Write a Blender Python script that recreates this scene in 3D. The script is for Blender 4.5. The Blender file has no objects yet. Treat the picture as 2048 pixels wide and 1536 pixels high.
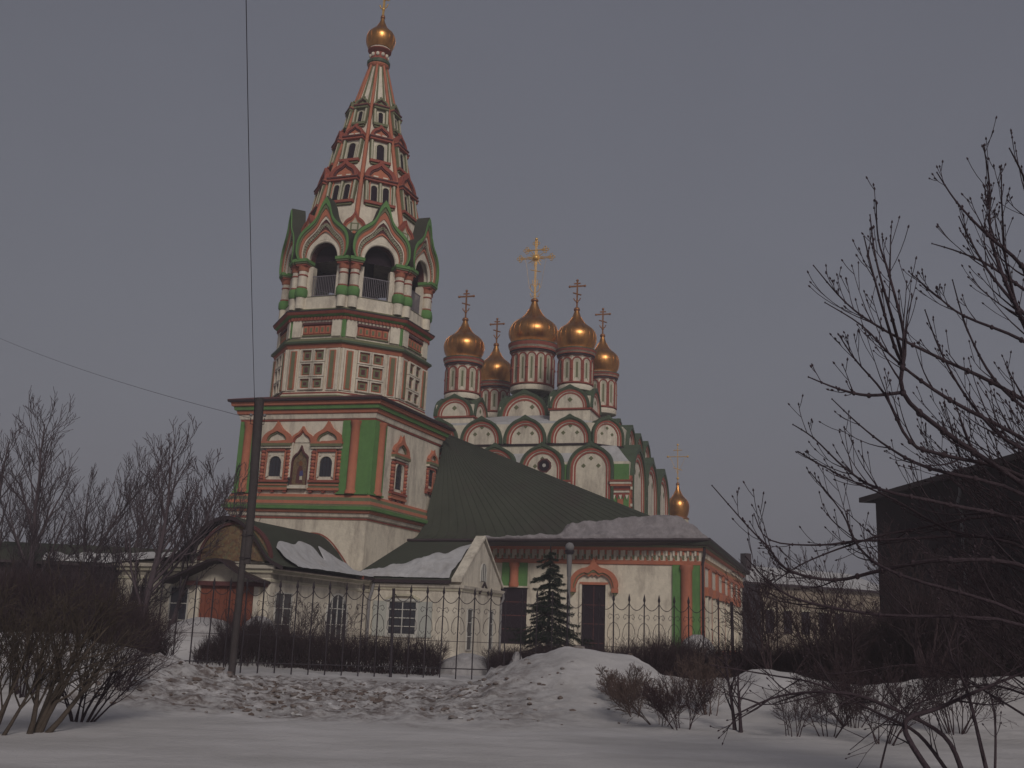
import bpy, math, random
from mathutils import Vector, Matrix, noise
R=math.radians; PI=math.pi
random.seed(7)
S=bpy.context.scene; COL=S.collection
# ------------------------------------------------------------------ camera (eye height 1.6 m)
FOC=2150.0; PIT=R(12.94); ROLL=R(2.0); CZ=1.6
_f=Vector((0,math.cos(PIT),math.sin(PIT))); _r0=Vector((1,0,0)); _u0=Vector((0,-math.sin(PIT),math.cos(PIT)))
_r=math.cos(ROLL)*_r0+math.sin(ROLL)*_u0; _u=math.cos(ROLL)*_u0-math.sin(ROLL)*_r0
cd=bpy.data.cameras.new('camera'); cam=bpy.data.objects.new('camera',cd); COL.objects.link(cam)
cd.sensor_width=36; cd.lens=36*FOC/2048; cd.clip_end=4000; cd.clip_start=.1
cam.matrix_world=Matrix(((_r.x,_u.x,-_f.x,0),(_r.y,_u.y,-_f.y,0),(_r.z,_u.z,-_f.z,CZ),(0,0,0,1)))
S.camera=cam
def at(px,py,Y):
    d=_f+_r*((px-1024)/FOC)+_u*((768-py)/FOC); t=Y/d.y
    return Vector((d.x*t,Y,CZ+d.z*t))
ORG=at(735,1016,60); OX,OY=ORG.x,60.0
def W(al,a,b,z=0):
    al=R(al); return Vector((OX+a*math.cos(al)+b*math.sin(al),OY-a*math.sin(al)+b*math.cos(al),z))
# ------------------------------------------------------------------ materials
MATS={}
def mat(name,col,rough=.85,metal=0,var=.12,scale=3.0,dirt=None,dirt_amt=.5,bump=.0,bscale=20,fine=.06,spec=.3,rvar=0):
    m=bpy.data.materials.new(name); m.use_nodes=True; nt=m.node_tree; N=nt.nodes; L=nt.links
    b=N['Principled BSDF']; b.inputs['Roughness'].default_value=rough; b.inputs['Metallic'].default_value=metal
    b.inputs['Specular IOR Level'].default_value=spec
    g=N.new('ShaderNodeNewGeometry'); P=g.outputs['Position']
    n1=N.new('ShaderNodeTexNoise'); n1.inputs['Scale'].default_value=scale; n1.inputs['Detail'].default_value=6; n1.inputs['Roughness'].default_value=.65
    n2=N.new('ShaderNodeTexNoise'); n2.inputs['Scale'].default_value=scale*9; n2.inputs['Detail'].default_value=4
    L.new(P,n1.inputs['Vector']); L.new(P,n2.inputs['Vector'])
    def ma(op,a,b_,c=None):
        x=N.new('ShaderNodeMath'); x.operation=op
        for i,v in enumerate((a,b_,c)):
            if v is None: continue
            if isinstance(v,(int,float)): x.inputs[i].default_value=v
            else: L.new(v,x.inputs[i])
        return x.outputs[0]
    v1=ma('MULTIPLY_ADD',n1.outputs['Fac'],2*var*1.6,1-var*1.6); v2=ma('MULTIPLY_ADD',n2.outputs['Fac'],2*fine*1.6,1-fine*1.6)
    v=ma('MULTIPLY',v1,v2)
    vm=N.new('ShaderNodeVectorMath'); vm.operation='SCALE'; vm.inputs[0].default_value=col[:3]; L.new(v,vm.inputs['Scale'])
    out=vm.outputs[0]
    if dirt:
        n3=N.new('ShaderNodeTexNoise'); n3.inputs['Scale'].default_value=scale*.45; n3.inputs['Detail'].default_value=8; n3.inputs['Roughness'].default_value=.72
        mp=N.new('ShaderNodeMapping'); mp.inputs['Scale'].default_value=(1,1,.28); mp.inputs['Location'].default_value=(3.3,1.7,9.1)
        L.new(P,mp.inputs[0]); L.new(mp.outputs[0],n3.inputs['Vector'])
        cr=N.new('ShaderNodeValToRGB'); cr.color_ramp.elements[0].position=.47; cr.color_ramp.elements[1].position=.72
        L.new(n3.outputs['Fac'],cr.inputs[0])
        mx=N.new('ShaderNodeMix'); mx.data_type='RGBA'; L.new(ma('MULTIPLY',cr.outputs[0],dirt_amt),mx.inputs[0]); L.new(out,mx.inputs[6]); mx.inputs[7].default_value=(*dirt,1)
        out=mx.outputs[2]
    L.new(out,b.inputs['Base Color'])
    if rvar:
        L.new(ma('MULTIPLY_ADD',n1.outputs['Fac'],rvar,rough-rvar/2),b.inputs['Roughness'])
    if bump:
        n4=N.new('ShaderNodeTexNoise'); n4.inputs['Scale'].default_value=bscale; n4.inputs['Detail'].default_value=6; L.new(P,n4.inputs['Vector'])
        bp=N.new('ShaderNodeBump'); bp.inputs['Strength'].default_value=bump; bp.inputs['Distance'].default_value=.05; L.new(n4.outputs['Fac'],bp.inputs['Height']); L.new(bp.outputs[0],b.inputs['Normal'])
    MATS[name]=m; return m
mat('white',(.63,.56,.46),var=.18,dirt=(.27,.22,.185),dirt_amt=.85,bump=.35,bscale=9)
mat('whitelow',(.59,.53,.445),var=.18,dirt=(.25,.21,.175),dirt_amt=.85,bump=.35,bscale=7)
mat('cream',(.46,.42,.32),var=.12,dirt=(.25,.22,.17),dirt_amt=.5,bump=.2)
mat('coral',(.42,.145,.085),var=.16,dirt=(.25,.11,.09),dirt_amt=.5,bump=.3)
mat('red',(.27,.072,.05),var=.16,dirt=(.14,.05,.045),dirt_amt=.5,bump=.3)
mat('darkred',(.10,.035,.035),var=.15)
mat('brick',(.33,.085,.06),var=.18,dirt=(.17,.07,.06),dirt_amt=.5,bump=.3)
mat('green',(.11,.225,.072),var=.16,dirt=(.06,.12,.05),dirt_amt=.6,bump=.3)
mat('dull',(.15,.155,.085),var=.15,dirt=(.12,.09,.06),dirt_amt=.5)
mat('roof',(.050,.054,.040),rough=.8,var=.2,scale=.5,dirt=(.052,.042,.038),dirt_amt=.8,spec=.15)
mat('roofg',(.06,.085,.05),rough=.6,var=.16,scale=2,dirt=(.05,.05,.04),dirt_amt=.6)
mat('edge',(.035,.022,.026),rough=.6,var=.1)
mat('snow',(.42,.41,.42),rough=.9,var=.14,scale=2.5,dirt=(.26,.235,.22),dirt_amt=.6,bump=.6,bscale=6,spec=.2)
mat('gold',(.55,.26,.085),rough=.35,metal=1,var=.28,scale=2.6,fine=.1,dirt=(.26,.09,.045),dirt_amt=.55,rvar=.15)
mat('golddark',(.30,.13,.06),rough=.5,metal=.7,var=.15)
mat('goldbright',(.75,.45,.14),rough=.4,metal=.6,var=.1)
mat('interior_shade',(.022,.014,.02),var=.1,spec=.1)  # near-black: shade inside the belfry and openings put into the colour
mat('glass',(.035,.035,.045),rough=.25,var=.15,spec=.5)
mat('frame',(.45,.43,.40),var=.1)
mat('shutter',(.38,.38,.35),var=.1)
mat('iron',(.028,.02,.026),rough=.6,var=.15)
mat('rail',(.17,.15,.17),rough=.6,var=.15)
mat('bark',(.050,.035,.042),var=.25,scale=6,bump=.5,bscale=40,spec=.15)
mat('barkpale',(.075,.058,.048),var=.25,scale=6,bump=.5,bscale=40,spec=.15)
mat('twig',(.055,.036,.040),var=.2,scale=5,spec=.1)
mat('twigfar',(.078,.058,.066),var=.15,scale=5,spec=.1)
mat('drybrush',(.115,.08,.072),var=.25,scale=5,spec=.1)
mat('needle',(.022,.03,.022),var=.3,scale=5,spec=.15)
mat('pole',(.055,.045,.046),var=.25,scale=4,dirt=(.04,.03,.03),dirt_amt=.6,bump=.5,bscale=30)
mat('lampgrey',(.17,.16,.165),var=.15)
mat('door',(.19,.058,.035),var=.2,scale=5,rough=.7)
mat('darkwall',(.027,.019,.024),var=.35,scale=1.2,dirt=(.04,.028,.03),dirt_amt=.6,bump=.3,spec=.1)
mat('darkwood',(.045,.032,.036),var=.25,scale=2,bump=.4,spec=.1)
mat('ochre',(.24,.195,.15),var=.2,scale=1,dirt=(.13,.1,.085),dirt_amt=.6)
mat('snowdirty',(.25,.225,.235),rough=.95,var=.3,scale=3,dirt=(.14,.125,.13),dirt_amt=.7,bump=.8,bscale=7,spec=.15)
mat('snowheap',(.36,.34,.345),rough=.95,var=.3,scale=3.5,dirt=(.13,.11,.115),dirt_amt=.75,bump=.9,bscale=8,spec=.15)
mat('clod',(.12,.09,.08),rough=.95,var=.35,scale=4,dirt=(.33,.32,.32),dirt_amt=.7,bump=.6,bscale=12,spec=.1)
mat('blue',(.06,.06,.16),var=.1)
# mosaic for the tympanum
def mosaic():
    m=mat('mosaic',(.20,.13,.06),var=.2,scale=4,rough=.5); nt=m.node_tree;N=nt.nodes;L=nt.links
    b=N['Principled BSDF']; v=N.new('ShaderNodeTexVoronoi'); v.inputs['Scale'].default_value=13
    g=N.new('ShaderNodeNewGeometry'); L.new(g.outputs['Position'],v.inputs['Vector'])
    cr=N.new('ShaderNodeValToRGB'); cr.color_ramp.interpolation='CONSTANT'
    e=cr.color_ramp.elements; e[0].color=(.17,.11,.06,1); e[1].position=.38; e[1].color=(.12,.07,.05,1)
    for p,c in ((.55,(.20,.14,.08,1)),(.72,(.14,.12,.07,1)),(.86,(.15,.08,.05,1))):
        x=cr.color_ramp.elements.new(p); x.color=c
    s=N.new('ShaderNodeSeparateColor'); L.new(v.outputs['Color'],s.inputs[0]); L.new(s.outputs[0],cr.inputs[0]); L.new(cr.outputs[0],b.inputs['Base Color'])
mosaic()
# standing-seam green metal roof: seams are geometry
# ground snow with dirt zones
def groundmat():
    m=bpy.data.materials.new('ground_snow'); m.use_nodes=True; nt=m.node_tree;N=nt.nodes;L=nt.links; b=N['Principled BSDF']
    b.inputs['Roughness'].default_value=.85; b.inputs['Specular IOR Level'].default_value=.25
    g=N.new('ShaderNodeNewGeometry'); P=g.outputs['Position']
    def nz(sc,det=6,ro=.6,off=0,st=(1,1,1)):
        mp=N.new('ShaderNodeMapping'); mp.inputs['Scale'].default_value=st; mp.inputs['Location'].default_value=(off,off*2,0); L.new(P,mp.inputs[0])
        n=N.new('ShaderNodeTexNoise'); n.inputs['Scale'].default_value=sc; n.inputs['Detail'].default_value=det; n.inputs['Roughness'].default_value=ro; L.new(mp.outputs[0],n.inputs['Vector']); return n.outputs['Fac']
    def ramp(x,p0,p1):
        r=N.new('ShaderNodeMapRange'); r.interpolation_type='SMOOTHSTEP'; r.inputs['From Min'].default_value=p0; r.inputs['From Max'].default_value=p1; L.new(x,r.inputs['Value']); return r.outputs[0]
    def ma(op,a,b_):
        x=N.new('ShaderNodeMath'); x.operation=op
        for i,v in enumerate((a,b_)):
            if isinstance(v,(int,float)): x.inputs[i].default_value=v
            else: L.new(v,x.inputs[i])
        return x.outputs[0]
    sp=N.new('ShaderNodeSeparateXYZ'); L.new(P,sp.inputs[0]); X,Y=sp.outputs[0],sp.outputs[1]
    yy=ma('ADD',Y,ma('MULTIPLY',ma('SUBTRACT',nz(.5),.5),6))
    zone=ma('MULTIPLY',ma('MULTIPLY',ramp(yy,18.5,21),ma('SUBTRACT',1,ramp(yy,31,37))),ma('MULTIPLY',ramp(X,-11,-6.5),ma('SUBTRACT',1,ramp(X,-1,2.5))))
    dirt=ma('MULTIPLY',ramp(nz(2.2,9,.78,3),.40,.62),ma('ADD',ma('MULTIPLY',zone,.9),.0))
    speck=ma('MULTIPLY',ramp(nz(3.2,5,.6,8),.66,.74),ma('MULTIPLY',ramp(yy,17,20),.55))
    d=ma('MINIMUM',ma('ADD',dirt,speck),.9)
    base=N.new('ShaderNodeMix'); base.data_type='RGBA'; L.new(ramp(nz(.35,6,.6,1,(1,1.8,1)),.3,.7),base.inputs[0]); base.inputs[6].default_value=(.53,.505,.51,1); base.inputs[7].default_value=(.40,.38,.38,1)
    mx=N.new('ShaderNodeMix'); mx.data_type='RGBA'; L.new(d,mx.inputs[0]); L.new(base.outputs[2],mx.inputs[6]); mx.inputs[7].default_value=(.085,.058,.05,1)
    L.new(mx.outputs[2],b.inputs['Base Color'])
    bp=N.new('ShaderNodeBump'); bp.inputs['Strength'].default_value=.6; bp.inputs['Distance'].default_value=.06; L.new(nz(5,8,.7,5),bp.inputs['Height']); L.new(bp.outputs[0],b.inputs['Normal'])
    MATS['ground']=m
groundmat()
# ------------------------------------------------------------------ object helpers
def tag(o,label=None,cat=None,group=None,kind=None):
    if label:o['label']=label
    if cat:o['category']=cat
    if group:o['group']=group
    if kind:o['kind']=kind
    return o
def empty(name,loc,rot=(0,0,0)):
    o=bpy.data.objects.new(name,None); COL.objects.link(o); o.location=loc; o.rotation_euler=rot; o.empty_display_size=.5; return o
class Fr:
    def __init__(s,o,u,v,w): s.o=Vector(o);s.u=Vector(u).normalized();s.v=Vector(v).normalized();s.w=Vector(w).normalized()
    def p(s,u,v,w=0): return s.o+s.u*u+s.v*v+s.w*w
    def sh(s,u,v,w=0): return Fr(s.p(u,v,w),s.u,s.v,s.w)
FRONT=lambda a,b,z=0: Fr((a,b,z),(1,0,0),(0,0,1),(0,-1,0))   # faces the street
RIGHT=lambda a,b,z=0: Fr((a,b,z),(0,1,0),(0,0,1),(1,0,0))    # faces the right-hand side
WORLD=Fr((0,0,0),(1,0,0),(0,0,1),(0,-1,0))
class MB:
    def __init__(s): s.v=[];s.f=[];s.m=[];s.mats=[];s.sm=[]
    def mi(s,n):
        if n not in s.mats:s.mats.append(n)
        return s.mats.index(n)
    def add(s,vs,fs,m,smooth=False):
        o=len(s.v); s.v.extend([tuple(x) for x in vs]); k=s.mi(m)
        for f in fs: s.f.append(tuple(i+o for i in f)); s.m.append(k); s.sm.append(smooth)
        return s
    def hexa(s,P,m): return s.add(P,[(0,3,2,1),(4,5,6,7),(0,1,5,4),(1,2,6,5),(2,3,7,6),(3,0,4,7)],m)
    def box(s,x0,x1,y0,y1,z0,z1,m): return s.hexa([(x0,y0,z0),(x1,y0,z0),(x1,y1,z0),(x0,y1,z0),(x0,y0,z1),(x1,y0,z1),(x1,y1,z1),(x0,y1,z1)],m)
    def fbox(s,F,u0,u1,v0,v1,w0,w1,m): return s.hexa([F.p(u0,v0,w1),F.p(u1,v0,w1),F.p(u1,v0,w0),F.p(u0,v0,w0),F.p(u0,v1,w1),F.p(u1,v1,w1),F.p(u1,v1,w0),F.p(u0,v1,w0)],m)
    def loft(s,rings,m,cap=True,closed=True,smooth=False):
        n=len(rings[0]); vs=[p for r in rings for p in r]; fs=[]
        for i in range(len(rings)-1):
            for j in range(n if closed else n-1):
                k=(j+1)%n; fs.append((i*n+j,i*n+k,(i+1)*n+k,(i+1)*n+j))
        s.add(vs,fs,m,smooth)
        if cap and closed:
            s.add(rings[0],[tuple(range(n))[::-1]],m); s.add(rings[-1],[tuple(range(n))],m)
        return s
    def lathe(s,cx,cy,prof,m,n=32,smooth=True,rot=0,cap=True):
        rings=[[(cx+r*math.cos(rot+2*PI*k/n),cy+r*math.sin(rot+2*PI*k/n),z) for k in range(n)] for r,z in prof]
        return s.loft(rings,m,cap,True,smooth)
    def stack(s,cx,cy,prof,n=8,rot=R(22.5),smooth=False):
        # prof: (r,z,material of the segment up to here)
        for (r0,z0,_),(r1,z1,m) in zip(prof,prof[1:]): s.lathe(cx,cy,[(r0,z0),(r1,z1)],m,n,smooth,rot,cap=False)
        return s
    def rect(s,a0,a1,b0,b1,prof):
        def ring(o,z): return [(a0-o,b0-o,z),(a1+o,b0-o,z),(a1+o,b1+o,z),(a0-o,b1+o,z)]
        for (o0,z0,_),(o1,z1,m) in zip(prof,prof[1:]): s.loft([ring(o0,z0),ring(o1,z1)],m,False)
        return s
    def prism(s,F,pts,w0,w1,m,smooth=False):
        n=len(pts); A=[F.p(u,v,w1) for u,v in pts]; B=[F.p(u,v,w0) for u,v in pts]
        s.add(A,[tuple(range(n))],m); s.add(B,[tuple(range(n))[::-1]],m); s.loft([A,B],m,False,True,smooth); return s
    def band(s,F,ci,co,w0,w1,m):
        # solid strip between two open curves
        n=len(ci); vs=[F.p(*q,w1) for q in ci]+[F.p(*q,w1) for q in co]+[F.p(*q,w0) for q in ci]+[F.p(*q,w0) for q in co]; fs=[]
        for i in range(n-1):
            fs+=[(i,i+1,n+i+1,n+i),(2*n+i,3*n+i,3*n+i+1,2*n+i+1),(n+i,n+i+1,3*n+i+1,3*n+i),(i+1,i,2*n+i,2*n+i+1)]
        fs+=[(0,n,3*n,2*n),(n-1,2*n+n-1,3*n+n-1,2*n-1)]
        return s.add(vs,fs,m)
    def tube(s,pts,rad,m,n=6,smooth=True,cap=True):
        pts=[Vector(p) for p in pts]; k=len(pts)
        if not isinstance(rad,(list,tuple)): rad=[rad]*k
        rings=[];ref=None
        for i in range(k):
            t=(pts[min(i+1,k-1)]-pts[max(i-1,0)])
            if t.length<1e-9: t=Vector((0,0,1))
            t.normalize()
            if ref is None: ref=Vector((0,0,1)).cross(t) if abs(t.z)<.95 else Vector((1,0,0)).cross(t)
            x=ref-t*ref.dot(t)
            if x.length<1e-6: x=t.orthogonal()
            x.normalize(); ref=x; y=t.cross(x)
            rings.append([pts[i]+(x*math.cos(2*PI*j/n)+y*math.sin(2*PI*j/n))*rad[i] for j in range(n)])
        return s.loft(rings,m,cap,True,smooth)
    def ball(s,c,r,m,n=8,sz=1):
        return s.lathe(c[0],c[1],[(max(.001,r*math.sin(PI*i/6)),c[2]-r*sz*math.cos(PI*i/6)) for i in range(7)],m,n)
    def build(s,name,parent=None,loc=None):
        me=bpy.data.meshes.new(name); me.from_pydata(s.v,[],s.f); 
        for n in s.mats: me.materials.append(MATS[n])
        me.polygons.foreach_set('material_index',s.m); me.polygons.foreach_set('use_smooth',s.sm); me.update()
        o=bpy.data.objects.new(name,me); COL.objects.link(o)
        if parent: o.parent=parent
        if loc is not None: o.location=loc
        return o
def cat(pts,n=4):
    out=[];k=len(pts)
    for i in range(k-1):
        p0,p1,p2,p3=pts[max(i-1,0)],pts[i],pts[i+1],pts[min(i+2,k-1)]
        for j in range(n):
            t=j/n; out.append(tuple(.5*((2*b)+(-a+c)*t+(2*a-5*b+4*c-d)*t*t+(-a+3*b-3*c+d)*t**3) for a,b,c,d in zip(p0,p1,p2,p3)))
    out.append(tuple(pts[-1])); return out
def keel(hw,h,leg=0,sharp=.16,n=12):
    # kokoshnik outline, left foot to right foot
    hr=min(h*(1-sharp),hw*1.05) if h>hw*.8 else h*(1-sharp); base=h-hr/(1-0)-sharp*h
    base=max(0,h*(1-sharp)-hr); P=[]
    for i in range(n+1):
        t=PI/2*i/n; x=-hw*math.cos(t); y=base+hr*math.sin(t); q=max(0,1-abs(x)/(.42*hw)); y+=sharp*h*q**1.7
        P.append((x,y))
    if base>1e-6 or leg: P=[(-hw,-leg)]+P
    return P+[(-x,y) for x,y in P[::-1][1:]]
def scl(c,s,oy=0): return [(x*s,oy+(y-oy)*s) for x,y in c]
def arch(hw,z0,zs,n=8): # flat-sided round arch opening outline
    P=[(-hw,z0)]+[(-hw*math.cos(PI/2*i/n),zs+hw*math.sin(PI/2*i/n)) for i in range(n+1)]
    return P+[(-x,y) for x,y in P[::-1][1:]]
def lerpc(a,b,t): return [(x0+(x1-x0)*t,y0+(y1-y0)*t) for (x0,y0),(x1,y1) in zip(a,b)]
def diamond(mb,F,u,v,r,m='dull'): mb.prism(F,[(u-r,v),(u,v-r),(u+r,v),(u,v+r)],-.01,.05,m)
def kokoshnik(F,hw,h,parent,depth=.9,leg=0,dots=3,proud=.28,name='kokoshnik',outer='roofg',tymp='white'):
    mb=MB(); tip=min(.17*hw,.1*h); hr=min(h-tip,hw*1.02); base=max(0,h-tip-hr)
    def ins(d,n=14): # inset outline; only the outermost one carries the ogee tip
        P=[(-(hw-d),-leg)] if (leg or base>1e-6) else []
        for i in range(n+1):
            t=PI/2*i/n; x=-(hw-d)*math.cos(t); y=base+(hr-d)*math.sin(t)
            if d<hw*.11: y+=tip*(1-d/(hw*.11)*.7)*max(0,1-abs(x)/(.30*hw))**1.5
            P.append((x,y))
        return P+[(-x,y) for x,y in P[::-1][1:]]
    w=hw*.105
    layers=[(0,w,proud,outer),(w,w*1.35,proud*.72,'dull'),(w*1.35,w*2.25,proud*.6,'brick'),(w*2.25,w*2.65,proud*.42,'white'),(w*2.65,w*3.3,proud*.3,'brick')]
    for d0,d1,pw,m in layers: mb.band(F,ins(d1),ins(d0),-.05 if d0 else -depth,pw,m)
    q=ins(w*3.25); mb.prism(F,q,-.06,.03,tymp)
    r=hw*.10
    if dots==3:
        y=h*.36
        for u,v in ((-hw*.32,y),(hw*.32,y),(0,y+hw*.32)): diamond(mb,F,u,v,r)
    elif dots==1: diamond(mb,F,0,h*.35,r*1.3)
    return mb.build(name,parent)
# ------------------------------------------------------------------ domes, crosses
def onion(parent,c,Rr,zq,zb,ztop,n=40):
    cx,cy=c; mb=MB(); k=(ztop-zq)/1.56
    lo=[(.80,-.60),(.90,-.42),(.97,-.22),(1,0)]
    hi=[(.985,.16),(.92,.34),(.82,.48),(.70,.59),(.55,.70),(.44,.81),(.34,.95),(.23,1.16),(.145,1.40),(.10,1.56)]
    prof=[(r*Rr,zq+(z/.60)*(zq-zb)) for r,z in lo]+[(r*Rr,zq+z*k) for r,z in hi]
    mb.lathe(cx,cy,prof,'gold',n)
    # raised seams of the gilded sheets
    for j in range(0,n,2):
        a=2*PI*(j+.0)/n; mb.tube([(cx+(r+.004)*math.cos(a),cy+(r+.004)*math.sin(a),z) for r,z in prof[1:-2]],.012*Rr,'gold',3)
    mb.lathe(cx,cy,[(.02,ztop-.12*Rr/1.6),(.19*Rr*.8,ztop-.02),(.2*Rr*.8,ztop+.08),(.12*Rr,ztop+.2),(.02,ztop+.26)],'golddark',16)
    return mb.build('onion_dome',parent)
def cross(parent,c,z0,z1,m='golddark',t=.055,name='cross'):
    cx,cy=c; h=z1-z0; mb=MB(); F=FRONT(cx,cy)
    mb.fbox(F,-t,t,z0,z1,-t,t,m); zc=z0+.79*h; w=.27*h
    mb.fbox(F,-w,w,zc-t,zc+t,-t*.9,t*.9,m); mb.fbox(F,-w*.42,w*.42,zc+.1*h-t*.8,zc+.1*h+t*.8,-t*.8,t*.8,m)
    mb.tube([(cx-w*.55,cy,z0+.5*h+.06*h),(cx+w*.55,cy,z0+.5*h-.04*h)],t,m,4)
    for u in (-w,w): mb.ball((cx+u,cy,zc),t*1.9,m,6)
    mb.ball((cx,cy,z1),t*2,m,6); mb.ball((cx,cy,z0+.22*h),t*2.2,m,6)
    mb.tube([(cx-w*.45,cy,z0+.36*h),(cx-w*.3,cy,z0+.27*h),(cx,cy,z0+.24*h),(cx+w*.3,cy,z0+.27*h),(cx+w*.45,cy,z0+.36*h)],t*.8,m,4)
    return mb.build(name,parent)
def big_cross(parent,c,z0,z1):
    cx,cy=c; h=z1-z0; mb=MB(); m='goldbright'; t=.06
    P=lambda u,v:(cx+u,cy,z0+v)
    for s in (-.05,.05): mb.tube([P(s,0),P(s,h*.98)],.035,m,5)
    for k in range(14): mb.tube([P(-.05,h*k/14),P(.05,h*(k+.6)/14)],.02,m,3)
    zc=h*.69; w=1.35
    for s in (-.05,.05): mb.tube([P(-w,zc+s),P(w,zc+s)],.035,m,5)
    mb.tube([P(.28*math.cos(a),zc+.28*math.sin(a)) for a in [2*PI*i/16 for i in range(17)]],.04,m,5)
    mb.tube([P(.15*math.cos(a),zc+.15*math.sin(a)) for a in [2*PI*i/12 for i in range(13)]],.04,m,5)
    for i in range(16):
        a=2*PI*(i+.5)/16; l=.80 if i%2 else .6
        mb.tube([P(.28*math.cos(a),zc+.28*math.sin(a)),P(l*math.cos(a),zc+l*math.sin(a))],[.045,.022],m,4)
    mb.tube([P(-.8,h*.82),P(.8,h*.82)],.05,m,5); mb.ball(P(0,zc),.26,m,10,.9); mb.tube([P(-.45,h*.50),P(.45,h*.46)],.035,m,5)
    def trefoil(u,v,r):
        for a in (0,PI/2,PI,3*PI/2):
            x,y=u+r*math.cos(a),v+r*math.sin(a); mb.tube([P(x+r*.6*math.cos(b),y+r*.6*math.sin(b)) for b in [2*PI*i/8 for i in range(9)]],.032,m,4)
    for u,v in ((-w,zc),(w,zc),(-.8,h*.82),(.8,h*.82),(0,h*.93)): trefoil(u,v,.19)
    mb.ball(P(0,h),.13,m,8)
    for s in (-1,1):
        mb.tube([P(0,h*.12),P(s*.25,h*.14),P(s*.42,h*.2),P(s*.36,h*.27),P(s*.2,h*.25)],.035,m,4)
        mb.tube([P(0,h*.2),P(s*.18,h*.25),P(s*.22,h*.33)],.03,m,4)
        mb.tube([P(0,h*.08),P(s*.3,h*.05),P(s*.4,h*.11)],.03,m,4)
        # chains
        mb.tube([P(s*.95,zc),P(s*.75,zc-.9),P(s*.5,h*.2)],.012,m,3)
    mb.ball(P(0,.05),.2,m,10)
    return mb.build('cross',parent)
def drum(parent,c,Rr,zd0,zb,bays,label=None):
    cx,cy=c; rd=Rr*.80; mb=MB(); n=bays; rot=PI/n
    mb.lathe(cx,cy,[(rd*1.03,zd0),(rd*1.03,zb)],'white',n,False,rot)
    hgt=zb-zd0; zt=zb-.62*Rr*.62
    mb.lathe(cx,cy,[(rd*1.07,zd0+.02),(rd*1.1,zd0+.22),(rd*1.07,zd0+.42),(rd*1.03,zd0+.46)],'white',32)
    mb.lathe(cx,cy,[(rd*1.03,zd0+.46),(rd*1.12,zd0+.49),(rd*1.12,zd0+.60),(rd*1.03,zd0+.64)],'red',32)
    zc=zb-.42*Rr
    seq=[(1.04,zc-.06,'red'),(1.12,zc,'red'),(1.12,zc+.1*Rr/1.6,'edge'),(1.18,zc+.14,'edge'),(1.18,zc+.2*Rr/1.6+.03,'red'),(1.1,zc+.26,'white'),(1.22,zc+.33*Rr/1.6+.02,'white'),(1.26,zb-.14,'red'),(1.26,zb-.06,'roofg'),(1.04,zb+.02,'white'),(.86,zb+.1,'white')]
    for (r0,z0,_),(r1,z1,m) in zip(seq,seq[1:]): mb.lathe(cx,cy,[(rd*r0,z0),(rd*r1,z1)],m,32,False,0,False)
    fw=2*rd*1.03*math.sin(PI/n)*.5; ap=rd*1.03*math.cos(PI/n)
    z0=zd0+.64; z1=zc-.1
    for k in range(n):
        a=2*PI*k/n+ (0 if n%2 else PI/n)+rot+0
        a=rot+2*PI*(k+.5)/n; nn=Vector((math.cos(a),math.sin(a),0)); Fx=Fr(Vector((cx,cy,0))+nn*ap,Vector((-nn.y,nn.x,0)),(0,0,1),nn)
        hw=fw*.98; zs=z1-hw*1.05
        o=arch(hw,z0,zs,6); i1=arch(hw*.74,z0,zs,6); i2=arch(hw*.5,z0+.15,zs,6); i3=arch(hw*.2,z0+.3,zs-.1,6)
        mb.band(Fx,i1,o,-.02,.10,'red'); mb.band(Fx,i2,i1,-.02,.05,'white'); mb.band(Fx,i3,i2,-.02,.03,'cream')
        mb.prism(Fx,i3,-.02,.012,'dull')
        mb.fbox(Fx,-hw*1.04,hw*1.04,z1+.02,z1+.12,0,.05,'white')
    for k in range(n):
        a=rot+2*PI*k/n; mb.tube([(cx+rd*1.06*math.cos(a),cy+rd*1.06*math.sin(a),z) for z in (z0,z1-.3)],.07*Rr/1.6,'red',6)
        mb.ball((cx+rd*1.08*math.cos(a),cy+rd*1.08*math.sin(a),(z0+z1)/2),.10*Rr/1.6,'red',6)
    o=mb.build('drum',parent)
    if label:o['label']=label
    return o
# ================================================================== BELL TOWER
TW=empty('bell_tower',W(21,0,0,0),(0,R(1.4),R(-21)))
tag(TW,'tall white bell tower with red and green trim, tented spire and gold finial','bell tower')
A0,A1,B0,B1=-9.1,-.2,0,8.9; CA,CB=-4.65,4.45
m=MB(); m.box(A0,A1,B0,B1,-.5,14.1,'white'); m.build('wall',TW)
m=MB(); m.rect(A0,A1,B0,B1,[(-.01,7.28,0),(.05,7.32,'white'),(.05,7.42,'red'),(.14,7.48,'white'),(.2,7.66,'white'),(.3,7.70,'coral'),(.34,7.82,'coral'),(.46,7.86,'green'),(.48,8.04,'green'),(.38,8.1,'dull'),(.38,8.16,'dull'),(.34,8.34,'coral'),(.24,8.40,'dull'),(.2,8.56,'dull'),(.12,8.72,'coral'),(-.01,8.74,'coral')]); m.build('lower_cornice',TW)
m=MB(); m.rect(A0,A1,B0,B1,[(-.01,12.98,0),(.05,13.0,'red'),(.07,13.1,'red'),(.1,13.12,'white'),(.16,13.38,'white'),(.24,13.42,'coral'),(.28,13.62,'coral'),(.38,13.64,'green'),(.42,13.84,'green'),(.52,13.88,'coral'),(.56,14.08,'coral'),(.70,14.10,'edge'),(.72,14.22,'edge'),(.70,14.26,'darkred'),(-.6,14.62,'darkred'),(-.9,14.62,'roof')]); m.build('upper_cornice',TW)
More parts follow.
